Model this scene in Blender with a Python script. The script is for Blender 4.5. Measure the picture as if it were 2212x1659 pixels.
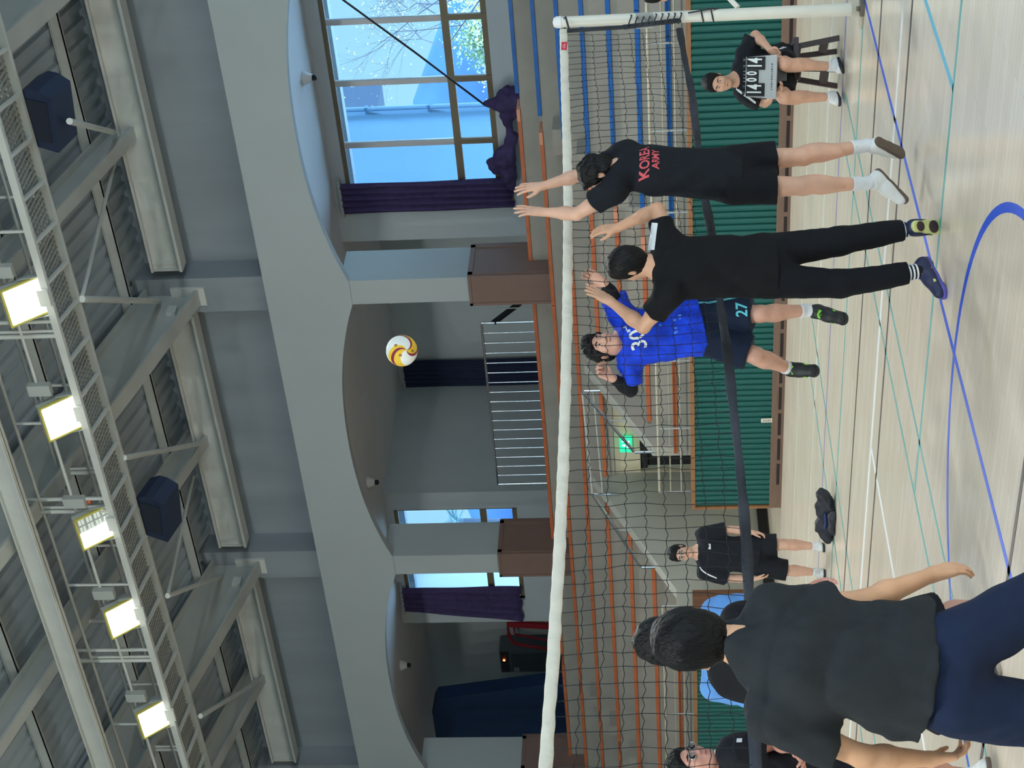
import bpy, bmesh, math, random
import numpy as np
from mathutils import Vector, Matrix
from mathutils.bvhtree import BVHTree

for _o in list(bpy.data.objects):
    bpy.data.objects.remove(_o, do_unlink=True)
SC = bpy.context.scene
COL = SC.collection
rng = random.Random(7)
nrg = np.random.RandomState(5)

# ------------------------------------------------------------------ camera
# the photograph lies on its side: the camera was turned a quarter turn.
FPX = 3687.0
PITCH, ROLL, YAW = math.radians(4.88), math.radians(1.518), math.radians(38.025)
CAM = Vector((0.0, 0.0, 1.70))
cF = Vector((-math.sin(YAW) * math.cos(PITCH), math.cos(YAW) * math.cos(PITCH), math.sin(PITCH)))
_R = Vector((math.cos(YAW), math.sin(YAW), 0.0))
_D = cF.cross(_R)
if _D.z > 0:
    _D = -_D
cR = _R * math.cos(ROLL) + _D * math.sin(ROLL)      # world right = up in the lying picture
cD = _D * math.cos(ROLL) - _R * math.sin(ROLL)      # world down = right in the lying picture
cam_data = bpy.data.cameras.new('camera')
cam = bpy.data.objects.new('camera', cam_data)
COL.objects.link(cam)
cam_data.sensor_fit = 'HORIZONTAL'
cam_data.sensor_width = 36.0
cam_data.lens = FPX / 2212.0 * 36.0
cam_data.clip_end = 600
cam.matrix_world = Matrix(((cD.x, cR.x, -cF.x, CAM.x), (cD.y, cR.y, -cF.y, CAM.y), (cD.z, cR.z, -cF.z, CAM.z), (0, 0, 0, 1)))
SC.camera = cam


def ray(x, y):
    return cF + cR * ((829.5 - y) / FPX) + cD * ((x - 1106.0) / FPX)


def at(x, y, dep):           # a point of the picture at a distance along the view axis
    return CAM + ray(x, y) * dep


def aty(x, y, Y):            # ... on the plane Y = const
    d = ray(x, y)
    return CAM + d * ((Y - CAM.y) / d.y)


# ------------------------------------------------------------------ world, sun, exposure
w = bpy.data.worlds.new('sky')
SC.world = w
w.use_nodes = True
nt = w.node_tree
nt.nodes.clear()
wo = nt.nodes.new('ShaderNodeOutputWorld')
bg = nt.nodes.new('ShaderNodeBackground')
tc = nt.nodes.new('ShaderNodeTexCoord')
sp = nt.nodes.new('ShaderNodeSeparateXYZ')
rp = nt.nodes.new('ShaderNodeValToRGB')
rp.color_ramp.elements[0].position = 0.0
rp.color_ramp.elements[0].color = (0.42, 0.80, 0.98, 1)
rp.color_ramp.elements[1].position = 0.6
rp.color_ramp.elements[1].color = (0.20, 0.47, 0.90, 1)
nt.links.new(tc.outputs['Generated'], sp.inputs[0])
nt.links.new(sp.outputs['Z'], rp.inputs[0])
nt.links.new(rp.outputs[0], bg.inputs[0])
nt.links.new(bg.outputs[0], wo.inputs[0])
bg.inputs[1].default_value = 1.2

sd = bpy.data.lights.new('sun', 'SUN')
sd.energy = 30.0
sd.color = (0.36, 0.65, 1.0)
sd.angle = math.radians(9)
sun = bpy.data.objects.new('sun', sd)
COL.objects.link(sun)
sun.rotation_euler = Vector((-0.16, -0.40, -0.90)).to_track_quat('-Z', 'Y').to_euler()


def area_lamp(name, loc, to, size, energy, color=(0.95, 1.0, 0.97), spread=150, shape='SQUARE', size_y=None):
    d = bpy.data.lights.new(name, 'AREA')
    d.energy = energy
    d.color = color
    d.shape = shape
    d.size = size
    if size_y:
        d.shape = 'RECTANGLE'
        d.size_y = size_y
    d.spread = math.radians(spread)
    o = bpy.data.objects.new(name, d)
    COL.objects.link(o)
    o.location = loc
    o.rotation_euler = (Vector(to) - Vector(loc)).to_track_quat('-Z', 'Y').to_euler()
    return o


# floodlights of the catwalk on the near side of the hall (behind and above the camera)
for _x in (-22.0, -17.5, -13.0, -8.5, -4.0, 0.5):
    area_lamp('near_floodlight', (_x, -3.6, 9.9), (_x - 0.6, 11.0, 0.0), 0.55, 285)
# the far catwalk's floodlights (their fixtures are built further down)
FLOOD = [((55, 650), 0), ((135, 900), 0), ((207, 1138), 1), ((268, 1332), 0), ((335, 1550), 0)]
for _q, _h in FLOOD:
    _p = aty(_q[0], _q[1], 18.2)
    area_lamp('far_floodlight', _p + Vector((0.0, -0.28, -0.24)), _p + Vector((0.3, -6.0, -7.4)), 0.5, 150 if _h == 0 else 80)
area_lamp('far_floodlight', (-9.6, 17.9, 9.8), (-9.3, 12, 2.4), 0.5, 150)
area_lamp('far_floodlight', (-6.4, 17.9, 9.8), (-6.1, 12, 2.4), 0.5, 150)
# daylight through the tall windows of the right-hand end wall
area_lamp('window_daylight', (11.9, 7.0, 5.2), (0, 7.0, 3.2), 25.0, 1500, (0.72, 0.87, 1.0), 170, 'RECTANGLE', 4.2)

vs = SC.view_settings
vs.view_transform = 'Standard'
vs.look = 'None'
vs.exposure = 0.0
vs.gamma = 1.0
vs.use_curve_mapping = False
cy = SC.cycles
cy.max_bounces = 6
cy.diffuse_bounces = 4
cy.glossy_bounces = 3
cy.transmission_bounces = 4
cy.transparent_max_bounces = 6
cy.caustics_reflective = False
cy.caustics_refractive = False
cy.sample_clamp_indirect = 6.0
cy.use_denoising = True
cy.use_adaptive_sampling = True
cy.adaptive_threshold = 0.02


# ------------------------------------------------------------------ materials
def lin(c):
    return tuple(((v / 255.0) / 12.92 if v <= 10 else (((v / 255.0) + 0.055) / 1.055) ** 2.4) for v in c)


def mat(name, rgb, rough=0.6, metal=0.0, spec=0.5, var=0.0, vscale=6.0, bump=0.0, bscale=60.0, stretch=None, coat=0.0, emit=None, estr=0.0, alpha=None):
    m = bpy.data.materials.new(name)
    m.use_nodes = True
    t = m.node_tree
    b = t.nodes['Principled BSDF']
    c = lin(rgb)
    b.inputs['Base Color'].default_value = (*c, 1)
    b.inputs['Roughness'].default_value = rough
    b.inputs['Metallic'].default_value = metal
    b.inputs['Specular IOR Level'].default_value = spec
    if coat:
        b.inputs['Coat Weight'].default_value = coat
        b.inputs['Coat Roughness'].default_value = 0.15
    if emit:
        b.inputs['Emission Color'].default_value = (*emit, 1)
        b.inputs['Emission Strength'].default_value = estr
    tcn = t.nodes.new('ShaderNodeTexCoord')
    src = tcn.outputs['Object']
    if stretch:
        mp = t.nodes.new('ShaderNodeMapping')
        mp.inputs['Scale'].default_value = stretch
        t.links.new(src, mp.inputs[0])
        src = mp.outputs[0]
    if var:
        n = t.nodes.new('ShaderNodeTexNoise')
        n.inputs['Scale'].default_value = vscale
        n.inputs['Detail'].default_value = 5
        t.links.new(src, n.inputs['Vector'])
        r = t.nodes.new('ShaderNodeValToRGB')
        r.color_ramp.elements[0].position = 0.3
        r.color_ramp.elements[1].position = 0.7
        r.color_ramp.elements[0].color = (*[v * (1 - var) for v in c], 1)
        r.color_ramp.elements[1].color = (*[min(1, v * (1 + var)) for v in c], 1)
        t.links.new(n.outputs[0], r.inputs[0])
        t.links.new(r.outputs[0], b.inputs['Base Color'])
    if bump:
        n2 = t.nodes.new('ShaderNodeTexNoise')
        n2.inputs['Scale'].default_value = bscale
        n2.inputs['Detail'].default_value = 4
        t.links.new(src, n2.inputs['Vector'])
        bp = t.nodes.new('ShaderNodeBump')
        bp.inputs['Strength'].default_value = bump
        bp.inputs['Distance'].default_value = 0.02
        t.links.new(n2.outputs[0], bp.inputs['Height'])
        t.links.new(bp.outputs[0], b.inputs['Normal'])
    return m


M = {}
M['paint'] = mat('wall_paint', (170, 179, 180), 0.75, var=0.03, vscale=0.8, bump=0.05, bscale=40)
M['upper'] = mat('upper_wall_paint', (140, 148, 154), 0.8, var=0.10, vscale=1.6, bump=0.05, bscale=30, stretch=(1, 1, 0.15))
M['inner'] = mat('inner_wall_paint', (188, 194, 196), 0.8, var=0.04, vscale=1.0, bump=0.04, bscale=40)
M['ceil'] = mat('ceiling_paint', (226, 228, 228), 0.8, var=0.03, vscale=1.0)
M['concrete'] = mat('stand_concrete', (160, 156, 146), 0.8, var=0.08, vscale=2.5, bump=0.12, bscale=50)
M['cream'] = mat('cream_paint', (206, 198, 170), 0.7, var=0.03, vscale=2)
M['brown'] = mat('brown_panel', (126, 102, 92), 0.45, var=0.05, vscale=3)
M['steel'] = mat('white_steel', (200, 202, 196), 0.45, var=0.05, vscale=3)
M['steel2'] = mat('grey_steel', (176, 180, 176), 0.5, var=0.06, vscale=2)
M['deck'] = mat('roof_deck', (158, 170, 178), 0.6, var=0.05, vscale=1.5)
M['orange'] = mat('orange_bench', (196, 106, 64), 0.42, var=0.12, vscale=4)
M['blue'] = mat('blue_bench', (24, 98, 176), 0.3, var=0.14, vscale=5)
M['green'] = mat('green_pad', (13, 92, 86), 0.5, var=0.05, vscale=6)
M['wood'] = mat('wood_trim', (150, 106, 70), 0.5, var=0.15, vscale=3, stretch=(1, 1, 12))
M['wooddark'] = mat('dark_wood', (110, 76, 56), 0.5, var=0.18, vscale=3, stretch=(8, 8, 1))
M['skirting'] = mat('skirting_wood', (122, 98, 84), 0.5, var=0.1, vscale=3, stretch=(1, 8, 8))
M['black'] = mat('black_paint', (22, 24, 28), 0.5)
M['dark'] = mat('dark_void', (30, 31, 34), 0.8)
M['slot'] = mat('vent_slot', (44, 32, 34), 0.8)
M['chrome'] = mat('chrome_pipe', (236, 238, 240), 0.16, metal=1.0)
M['alu'] = mat('window_frame', (122, 108, 84), 0.5, var=0.05, vscale=4)
M['alu2'] = mat('window_mullion', (196, 192, 190), 0.4)
M['purple'] = mat('purple_curtain', (64, 50, 92), 0.85, var=0.2, vscale=8, bump=0.3, bscale=20)
M['navycloth'] = mat('navy_curtain', (22, 34, 66), 0.8, var=0.15, vscale=6)
M['bluemat'] = mat('blue_mat', (14, 44, 82), 0.6, var=0.12, vscale=3)
M['whitepost'] = mat('white_post', (226, 224, 212), 0.4, var=0.03)
M['tape'] = mat('net_tape', (226, 221, 206), 0.75, var=0.04, vscale=9, bump=0.5, bscale=18)
M['cord'] = mat('net_cord', (26, 28, 30), 0.8)
M['band'] = mat('net_band', (46, 50, 58), 0.75, var=0.75, vscale=2.6, bump=0.4, bscale=30)
M['red'] = mat('red_label', (214, 44, 70), 0.6)
M['white'] = mat('white_paint', (236, 238, 238), 0.55)
M['lampbody'] = mat('lamp_housing', (176, 180, 176), 0.4)
M['yellow_edge'] = mat('lamp_edge', (196, 188, 90), 0.5)
M['speaker'] = mat('speaker_box', (26, 40, 66), 0.55, var=0.08, vscale=6)
M['redpaint'] = mat('red_frame', (150, 32, 44), 0.45)
M['orangetube'] = mat('orange_tube', (226, 104, 62), 0.5)
M['acbody'] = mat('cabinet_grey', (84, 96, 104), 0.5)
M['digit_on'] = mat('red_led', (255, 60, 30), 0.5, emit=(1.0, 0.12, 0.05), estr=8)


def glass_mat():
    m = bpy.data.materials.new('window_glass')
    m.use_nodes = True
    t = m.node_tree
    t.nodes.clear()
    o = t.nodes.new('ShaderNodeOutputMaterial')
    a = t.nodes.new('ShaderNodeBsdfTransparent')
    a.inputs[0].default_value = (0.94, 0.97, 0.99, 1)
    g = t.nodes.new('ShaderNodeBsdfGlossy')
    g.inputs['Roughness'].default_value = 0.02
    f = t.nodes.new('ShaderNodeFresnel')
    f.inputs[0].default_value = 1.35
    x = t.nodes.new('ShaderNodeMixShader')
    t.links.new(f.outputs[0], x.inputs[0])
    t.links.new(a.outputs[0], x.inputs[1])
    t.links.new(g.outputs[0], x.inputs[2])
    t.links.new(x.outputs[0], o.inputs[0])
    return m


M['glass'] = glass_mat()


def floor_mat():
    m = bpy.data.materials.new('maple_floor')
    m.use_nodes = True
    t = m.node_tree
    b = t.nodes['Principled BSDF']
    tcn = t.nodes.new('ShaderNodeTexCoord')
    br = t.nodes.new('ShaderNodeTexBrick')
    br.offset = 0.37
    br.inputs['Scale'].default_value = 1.0
    br.inputs['Brick Width'].default_value = 0.9
    br.inputs['Row Height'].default_value = 0.075
    br.inputs['Mortar Size'].default_value = 0.0012
    br.inputs['Color1'].default_value = (*lin((226, 211, 189)), 1)
    br.inputs['Color2'].default_value = (*lin((234, 221, 202)), 1)
    br.inputs['Mortar'].default_value = (*lin((196, 174, 146)), 1)
    t.links.new(tcn.outputs['Object'], br.inputs['Vector'])
    mp = t.nodes.new('ShaderNodeMapping')
    mp.inputs['Scale'].default_value = (0.8, 9, 1)
    t.links.new(tcn.outputs['Object'], mp.inputs[0])
    n = t.nodes.new('ShaderNodeTexNoise')
    n.inputs['Scale'].default_value = 2.2
    n.inputs['Detail'].default_value = 6
    t.links.new(mp.outputs[0], n.inputs['Vector'])
    mx = t.nodes.new('ShaderNodeMixRGB')
    mx.blend_type = 'OVERLAY'
    mx.inputs[0].default_value = 0.10
    t.links.new(br.outputs['Color'], mx.inputs[1])
    t.links.new(n.outputs[0], mx.inputs[2])
    t.links.new(mx.outputs[0], b.inputs['Base Color'])
    # each board lies a little differently, which breaks the reflections into streaks
    b.inputs['Roughness'].default_value = 0.26
    rr = t.nodes.new('ShaderNodeMapRange')
    rr.inputs['To Min'].default_value = 0.18
    rr.inputs['To Max'].default_value = 0.30
    n3 = t.nodes.new('ShaderNodeTexNoise')
    n3.inputs['Scale'].default_value = 1.3
    n3.inputs['Detail'].default_value = 3
    t.links.new(tcn.outputs['Object'], n3.inputs['Vector'])
    t.links.new(n3.outputs[0], rr.inputs[0])
    t.links.new(rr.outputs[0], b.inputs['Roughness'])
    n4 = t.nodes.new('ShaderNodeTexNoise')
    n4.inputs['Scale'].default_value = 7.0
    n4.inputs['Detail'].default_value = 2
    t.links.new(tcn.outputs['Object'], n4.inputs['Vector'])
    bp = t.nodes.new('ShaderNodeBump')
    bp.inputs['Strength'].default_value = 0.10
    bp.inputs['Distance'].default_value = 0.02
    t.links.new(n4.outputs[0], bp.inputs['Height'])
    t.links.new(bp.outputs[0], b.inputs['Normal'])
    b.inputs['Specular IOR Level'].default_value = 0.55
    return m


M['floor'] = floor_mat()


# ------------------------------------------------------------------ builders
def tag(o, label=None, cat=None, group=None, kind=None):
    if label:
        o['label'] = label
    if cat:
        o['category'] = cat
    if group:
        o['group'] = group
    if kind:
        o['kind'] = kind
    return o


def empty(name, loc=(0, 0, 0), label=None, cat=None, group=None, kind=None):
    o = bpy.data.objects.new(name, None)
    COL.objects.link(o)
    o.location = loc
    o.empty_display_size = 0.1
    return tag(o, label, cat, group, kind)


def link(name, me, m=None, parent=None, smooth=False):
    if m is not None and len(me.materials) == 0:
        for k in (m if isinstance(m, (list, tuple)) else [m]):
            me.materials.append(k)
    if smooth:
        me.polygons.foreach_set('use_smooth', [True] * len(me.polygons))
    o = bpy.data.objects.new(name, me)
    COL.objects.link(o)
    if parent is not None:
        o.parent = parent
        o.matrix_parent_inverse = world(parent).inverted()
    return o


def world(o):
    if o.parent is None:
        return o.matrix_basis.copy()
    return world(o.parent) @ o.matrix_parent_inverse @ o.matrix_basis


class MB:
    """collects shapes for ONE mesh (world coordinates)"""

    def __init__(s):
        s.v = []
        s.f = []
        s.mi = []
        s.sm = []

    def add(s, vs, fs, mi=0, sm=False):
        b = len(s.v)
        s.v += [tuple(p) for p in vs]
        s.f += [tuple(b + i for i in q) for q in fs]
        s.mi += [mi] * len(fs)
        s.sm += [sm] * len(fs)
        return s

    def box(s, x0, x1, y0, y1, z0, z1, mi=0):
        vs = [(x, y, z) for z in (z0, z1) for y in (y0, y1) for x in (x0, x1)]
        fs = [(0, 2, 3, 1), (4, 5, 7, 6), (0, 1, 5, 4), (2, 6, 7, 3), (0, 4, 6, 2), (1, 3, 7, 5)]
        return s.add(vs, fs, mi)

    def obox(s, c, ax, ay, az, mi=0):
        c, ax, ay, az = map(Vector, (c, ax, ay, az))
        vs = [c + ax * i + ay * j + az * k for k in (-1, 1) for j in (-1, 1) for i in (-1, 1)]
        fs = [(0, 2, 3, 1), (4, 5, 7, 6), (0, 1, 5, 4), (2, 6, 7, 3), (0, 4, 6, 2), (1, 3, 7, 5)]
        return s.add(vs, fs, mi)

    def bar(s, a, b, w, h, up=(0, 0, 1), mi=0):
        a, b = Vector(a), Vector(b)
        d = (b - a)
        L = d.length
        d = d / L
        u = Vector(up)
        r = d.cross(u)
        if r.length < 1e-5:
            r = d.cross(Vector((1, 0, 0)))
        r.normalize()
        u = r.cross(d)
        return s.obox((a + b) / 2, d * (L / 2), r * (w / 2), u * (h / 2), mi)

    def tube(s, pts, r, n=8, mi=0, cap=True, sm=True):
        pts = [Vector(p) for p in pts]
        rs = r if isinstance(r, (list, tuple)) else [r] * len(pts)
        vs, fs = [], []
        prev = None
        for i, p in enumerate(pts):
            d = (pts[min(i + 1, len(pts) - 1)] - pts[max(i - 1, 0)])
            d.normalize()
            if prev is None:
                u = d.cross(Vector((0.0, 0.0, 1.0)))
                if u.length < 1e-3:
                    u = d.cross(Vector((1.0, 0, 0)))
            else:
                u = prev - d * prev.dot(d)
            u.normalize()
            prev = u
            v = d.cross(u)
            for k in range(n):
                a = 2 * math.pi * k / n
                vs.append(p + (u * math.cos(a) + v * math.sin(a)) * rs[i])
        for i in range(len(pts) - 1):
            for k in range(n):
                k2 = (k + 1) % n
                fs.append((i * n + k, i * n + k2, (i + 1) * n + k2, (i + 1) * n + k))
        s.add(vs, fs, mi, sm)
        if cap:
            b = len(pts) - 1
            s.add([vs[k] for k in range(n)], [tuple(range(n))], mi)
            s.add([vs[b * n + k] for k in range(n)], [tuple(range(n - 1, -1, -1))], mi)
        return s

    def prism(s, poly, axis, a0, a1, mi=0, sm=False):
        """poly: 2d points in the two other axes (cyclic order), extruded along axis"""
        n = len(poly)

        def P(q, t):
            if axis == 'x':
                return (t, q[0], q[1])
            if axis == 'y':
                return (q[0], t, q[1])
            return (q[0], q[1], t)
        vs = [P(q, a0) for q in poly] + [P(q, a1) for q in poly]
        fs = [(i, (i + 1) % n, n + (i + 1) % n, n + i) for i in range(n)]
        fs += [tuple(range(n - 1, -1, -1)), tuple(range(n, 2 * n))]
        return s.add(vs, fs, mi, sm)

    def lathe(s, prof, c, axis=(0, 0, 1), n=24, mi=0, sm=True):
        """prof: (radius, height) list"""
        c = Vector(c)
        ax = Vector(axis).normalized()
        u = ax.cross(Vector((0, 0, 1)))
        if u.length < 1e-4:
            u = Vector((1, 0, 0))
        u.normalize()
        v = ax.cross(u)
        vs, fs = [], []
        for (r, h) in prof:
            for k in range(n):
                a = 2 * math.pi * k / n
                vs.append(c + ax * h + (u * math.cos(a) + v * math.sin(a)) * r)
        for i in range(len(prof) - 1):
            for k in range(n):
                k2 = (k + 1) % n
                fs.append((i * n + k, i * n + k2, (i + 1) * n + k2, (i + 1) * n + k))
        fs.append(tuple(range(n - 1, -1, -1)))
        b = (len(prof) - 1) * n
        fs.append(tuple(range(b, b + n)))
        return s.add(vs, fs, mi, sm)

    def mesh(s, name='m'):
        me = bpy.data.meshes.new(name)
        me.from_pydata(s.v, [], s.f)
        me.polygons.foreach_set('material_index', s.mi)
        me.polygons.foreach_set('use_smooth', s.sm)
        me.validate()
        bm = bmesh.new()
        bm.from_mesh(me)
        bmesh.ops.recalc_face_normals(bm, faces=bm.faces)
        bm.to_mesh(me)
        bm.free()
        return me

    def build(s, name, m, parent=None):
        me = s.mesh(name)
        return link(name, me, m, parent)


def struct(name, mb, m, parent=None):
    o = mb.build(name, m, parent)
    if parent is None:
        o['kind'] = 'structure'
    return o


def copy_part(o, parent, loc):
    c = o.copy()
    COL.objects.link(c)
    c.parent = parent
    c.matrix_parent_inverse = Matrix.Identity(4)
    c.location = loc
    return c
PX0_, PX1_ = -16.62, -18.75
# ================================================================== HALL
# floor with its court markings
floor = struct('floor', MB().box(-46, 12, -12, 18.3, -0.2, 0.0).box(PX1_, PX0_, 18.3, 24.0, -0.2, 0.0), M['floor'])
LC = {'black': mat('line_black', (58, 40, 36), 0.45), 'white': mat('line_white', (228, 230, 228), 0.45), 'blue': mat('line_blue', (30, 84, 214), 0.4),
      'teal': mat('line_teal', (96, 164, 160), 0.45), 'cyan': mat('line_cyan', (84, 176, 206), 0.45), 'purple': mat('line_purple', (134, 126, 178), 0.45), 'pale': mat('line_pale', (206, 204, 190), 0.45)}


def court(x0, x1, y0, y1, c):
    MB().box(min(x0, x1), max(x0, x1), min(y0, y1), max(y0, y1), 0.0, 0.0015).build('court_line', LC[c], floor)


def cx(y, x0, x1, wd, c):
    court(x0, x1, y - wd / 2, y + wd / 2, c)


def cyl(x, y0, y1, wd, c):
    court(x - wd / 2, x + wd / 2, y0, y1, c)


cx(11.62, 8, -20, 0.05, 'black')
cx(10.286, 8, -14.2, 0.05, 'black')
cx(10.645, 8, -14.2, 0.075, 'white')
cx(13.63, 8, -22, 0.05, 'purple')
cx(14.65, 8, -22, 0.10, 'pale')
cx(16.4, 8, -24, 0.06, 'pale')
cx(8.69, 2.0, -7.80, 0.05, 'teal')
cx(12.55, 2.0, -14, 0.05, 'teal')
cx(6.16, -4.3, -10.5, 0.05, 'black')
cyl(-6.065, -1.5, 13.66, 0.05, 'blue')
cyl(-4.77, 8.69, 12.55, 0.05, 'cyan')
cyl(-7.37, 0, 13.4, 0.04, 'teal')
cyl(-7.83, 0, 13.4, 0.04, 'teal')
cyl(-11.84, 2, 15.4, 0.05, 'teal')
cyl(-11.14, 2, 15.4, 0.05, 'teal')
cyl(-9.06, 2.0, 10.62, 0.06, 'white')
mb = MB()
NSEG = 96
for k in range(NSEG):
    a0, a1 = 2 * math.pi * k / NSEG, 2 * math.pi * (k + 1) / NSEG
    q = []
    for zz in (0.0002, 0.002):
        for (a, r) in ((a0, 1.775), (a1, 1.775), (a1, 1.825), (a0, 1.825)):
            q.append((-6.065 + r * math.cos(a), 6.125 + r * math.sin(a), zz))
    mb.add(q, [(4, 5, 6, 7), (0, 3, 2, 1), (0, 1, 5, 4), (2, 3, 7, 6)])
mb.build('court_circle', LC['blue'], floor)

# the walls nobody sees here: they close the hall; the near one has a row of windows
nw = MB()
nw.box(-46, 12, -12.3, -12, 0, 4.4).box(-46, 12, -12.3, -12, 7.6, 10.6)
for i in range(-7, 3):
    nw.box(i * 6.3 - 0.5, i * 6.3 + 0.5, -12.3, -12, 4.4, 7.6)
struct('wall_near', nw, M['paint'])
struct('wall_left', MB().box(-46.3, -46, -12.3, 32, 0, 16), M['paint'])
struct('wall_right', MB().box(12, 12.3, -12.3, 32, 0, 3.0).box(12, 12.3, -12.3, 32, 7.4, 16).box(12, 12.3, -12.3, -6, 3, 7.4).box(12, 12.3, 20, 32, 3, 7.4), M['paint'])

# ------------------------------------------------ tiered stand
Y0, TR, Z0, RS = 19.2, 0.75, 1.49, 0.383
PX0, PX1 = -16.62, -18.75           # passage through the stand
XL, XR = -40.0, 6.0


def row_y(i):
    return Y0 + TR * i


def row_z(i):
    return Z0 + RS * i


stand = empty('stand', (0, 0, 0), kind='structure')
mb = MB()
for (xa, xb) in ((PX1 - 0.2, XL), (XR, PX0 + 0.2)):
    mb.box(min(xa, xb), max(xa, xb), 18.32, Y0 + 0.02, 0.0, 1.10)
    for i in range(3):
        mb.box(min(xa, xb), max(xa, xb), row_y(i), row_y(i) + TR + (0.05 if i < 2 else 0), 0.6, row_z(i) - 0.055)
for i in range(3, 7):
    ye = row_y(i) + TR + (0.02 if i < 6 else -0.22)
    mb.box(PX1 - 0.2, PX0 + 0.2, row_y(i), ye, 2.45, row_z(i) - 0.055)
    mb.box(XL, PX1 - 0.2, row_y(i), ye, 1.5, row_z(i) - 0.055).box(PX0 + 0.2, XR, row_y(i), ye, 1.5, row_z(i) - 0.055)
mb.build('concrete_step', M['concrete'], stand)
# low foot boards between rows show as slightly different bands
# benches: blue section right of the aisle at X=-13, orange left of it, gap (aisle) at X=-25.6 and at the passage
SEG = {}
for i in range(7):
    s = [(XR, -12.77, 'blue')]
    if i < 3:
        s += [(-13.26, PX0 + 0.25, 'orange'), (PX1 - 0.25, -25.45, 'orange')]
    elif i < 6:
        s += [(-13.26, -25.45, 'orange')]
    else:
        s += [(-13.26, -15.92, 'orange'), (-16.50, -22.28, 'orange'), (-22.86, -25.45, 'orange')]
    s += [(-25.76, -28.6 if i == 6 else -38.0, 'orange')]
    for (xa, xb, c) in s:
        n = max(1, int(round((xa - xb) / 3.1))) if c == 'orange' else max(1, int(round((xa - xb) / 3.4)))
        st = (xa - xb) / n
        for k in range(n):
            a, b = xa - st * k, xa - st * (k + 1)
            MB().box(b + 0.006, a - 0.006, row_y(i) - 0.035, row_y(i) + 0.30, row_z(i) - 0.055, row_z(i) + 0.004).build('bench_plank', M[c], stand)
# half steps of the aisle at X=-13 and at X=-25.6
for (ax0, ax1) in ((-13.24, -12.80), (-25.74, -25.47)):
    for i in range(6):
        y = row_y(i)
        MB().box(ax0, ax1, y - 0.40, y - 0.001, row_z(i) - RS + 0.0, row_z(i) - RS * 0.5 - 0.03).build('aisle_step', M['concrete'], stand)
# lighter end plates of the benches by the aisle
for i in range(7):
    MB().box(-13.262, -13.05, row_y(i) - 0.04, row_y(i) + 0.31, row_z(i) - 0.05, row_z(i) + 0.008).build('end_plate', mat('end_plate%d' % i, (226, 150, 118), 0.5), stand)

# passage: floor-level opening, sloping parapets, back wall with a doorway
par = MB()
for (xa, xb) in ((PX0, PX0 + 0.2), (PX1 - 0.2, PX1)):
    if xa == PX0:
        prof = [(18.32, 0.0), (18.32, 1.10), (19.42, 1.10), (19.42, 1.80), (21.5, 2.86), (21.5, 0.0)]
    else:
        prof = [(18.26, 0.0), (18.26, 1.50), (18.75, 1.50), (21.5, 2.86), (21.5, 0.0)]
    par.prism(prof, 'x', xa, xb)
struct('wall_passage', par, mat('parapet_paint', (170, 170, 160), 0.75, var=0.04, vscale=2))
bwp = MB()
bwp.box(PX1, PX0, 21.5, 21.7, 2.02, 2.62).box(PX1, -18.86 + 0.12, 21.5, 21.7, 0, 2.02).box(-17.2, PX0, 21.5, 21.7, 0, 2.02)
struct('wall_passage_back', bwp, M['cream'])
struct('doorway_dark', MB().box(-18.70, -17.25, 21.62, 21.68, 0.0, 2.0).box(-18.70, -17.25, 21.55, 21.63, 1.90, 2.02), M['dark'])  # dark sheet standing in for the unlit space beyond the doorway
MB().box(-18.2, -18.1, 21.52, 21.6, 0.0, 1.5).box(-17.8, -17.7, 21.52, 21.6, 0.0, 1.5).build('door_bar', M['steel2'], bpy.data.objects['doorway_dark'])
struct('trim_1', MB().box(PX1, PX1 + 0.05, 18.4, 20.75, 0.02, 0.17), M['black'])

ex = empty('exit_sign', aty(1350, 960, 21.44), 'small green lit exit sign hanging in the passage through the stand', 'sign')
c0 = aty(1352, 960, 21.42)
MB().box(c0.x - 0.15, c0.x + 0.15, 21.40, 21.46, c0.z - 0.10, c0.z + 0.10).build('sign_case', mat('exit_green', (20, 190, 130), 0.4, emit=(0.02, 0.62, 0.34), estr=1.3), ex)
run = MB()
for (dx, dz, ww, hh) in ((0.0, 0.045, 0.03, 0.03), (-0.005, 0.0, 0.035, 0.06), (0.04, -0.045, 0.06, 0.025), (-0.045, -0.04, 0.03, 0.05), (0.08, 0.0, 0.02, 0.13)):
    run.box(c0.x + dx - ww / 2, c0.x + dx + ww / 2, 21.392, 21.40, c0.z + dz - hh / 2, c0.z + dz + hh / 2)
run.build('running_figure', mat('exit_white', (230, 255, 240), 0.4, emit=(0.6, 1.0, 0.85), estr=1.2), ex)

# handrails of the passage
hr = empty('handrail', (PX0 - 0.1, 20, 0), 'chrome handrail around the passage opening in the stand', 'handrail')
XA, XB = PX0 - 0.06, PX1 + 0.06


def hp(x, y):
    return aty(x, y, 21.07)


A1, B1 = aty(1258, 845, 21.02), aty(1371, 977, 19.44)
C1, D1 = aty(1280, 1068, 20.95), aty(1386, 1226, 19.4)
MB().tube([A1, B1], 0.026, 10).build('rail', M['chrome'], hr)
MB().tube([C1, D1], 0.026, 10).build('rail', M['chrome'], hr)
MB().tube([A1, C1], 0.022, 8).build('rail', M['steel2'], hr)
MB().tube([A1 - Vector((0, 0, .17)), C1 - Vector((0, 0, .17))], 0.016, 8).build('rail', M['steel2'], hr)
for p, q in ((A1, 0.45), (C1, 0.45), (B1, 0.55), (D1, 0.55)):
    MB().tube([p, p - Vector((0, 0, q))], 0.022, 8).build('rail_post', M['chrome'], hr)
mid = [A1.lerp(B1, .5), C1.lerp(D1, .5)]
for p in mid:
    MB().tube([p, p - Vector((0, 0, .5))], 0.018, 8).build('rail_post', M['steel2'], hr)

M['rail_cream'] = mat('rail_cream', (184, 180, 162), 0.35, metal=0.2)
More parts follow.
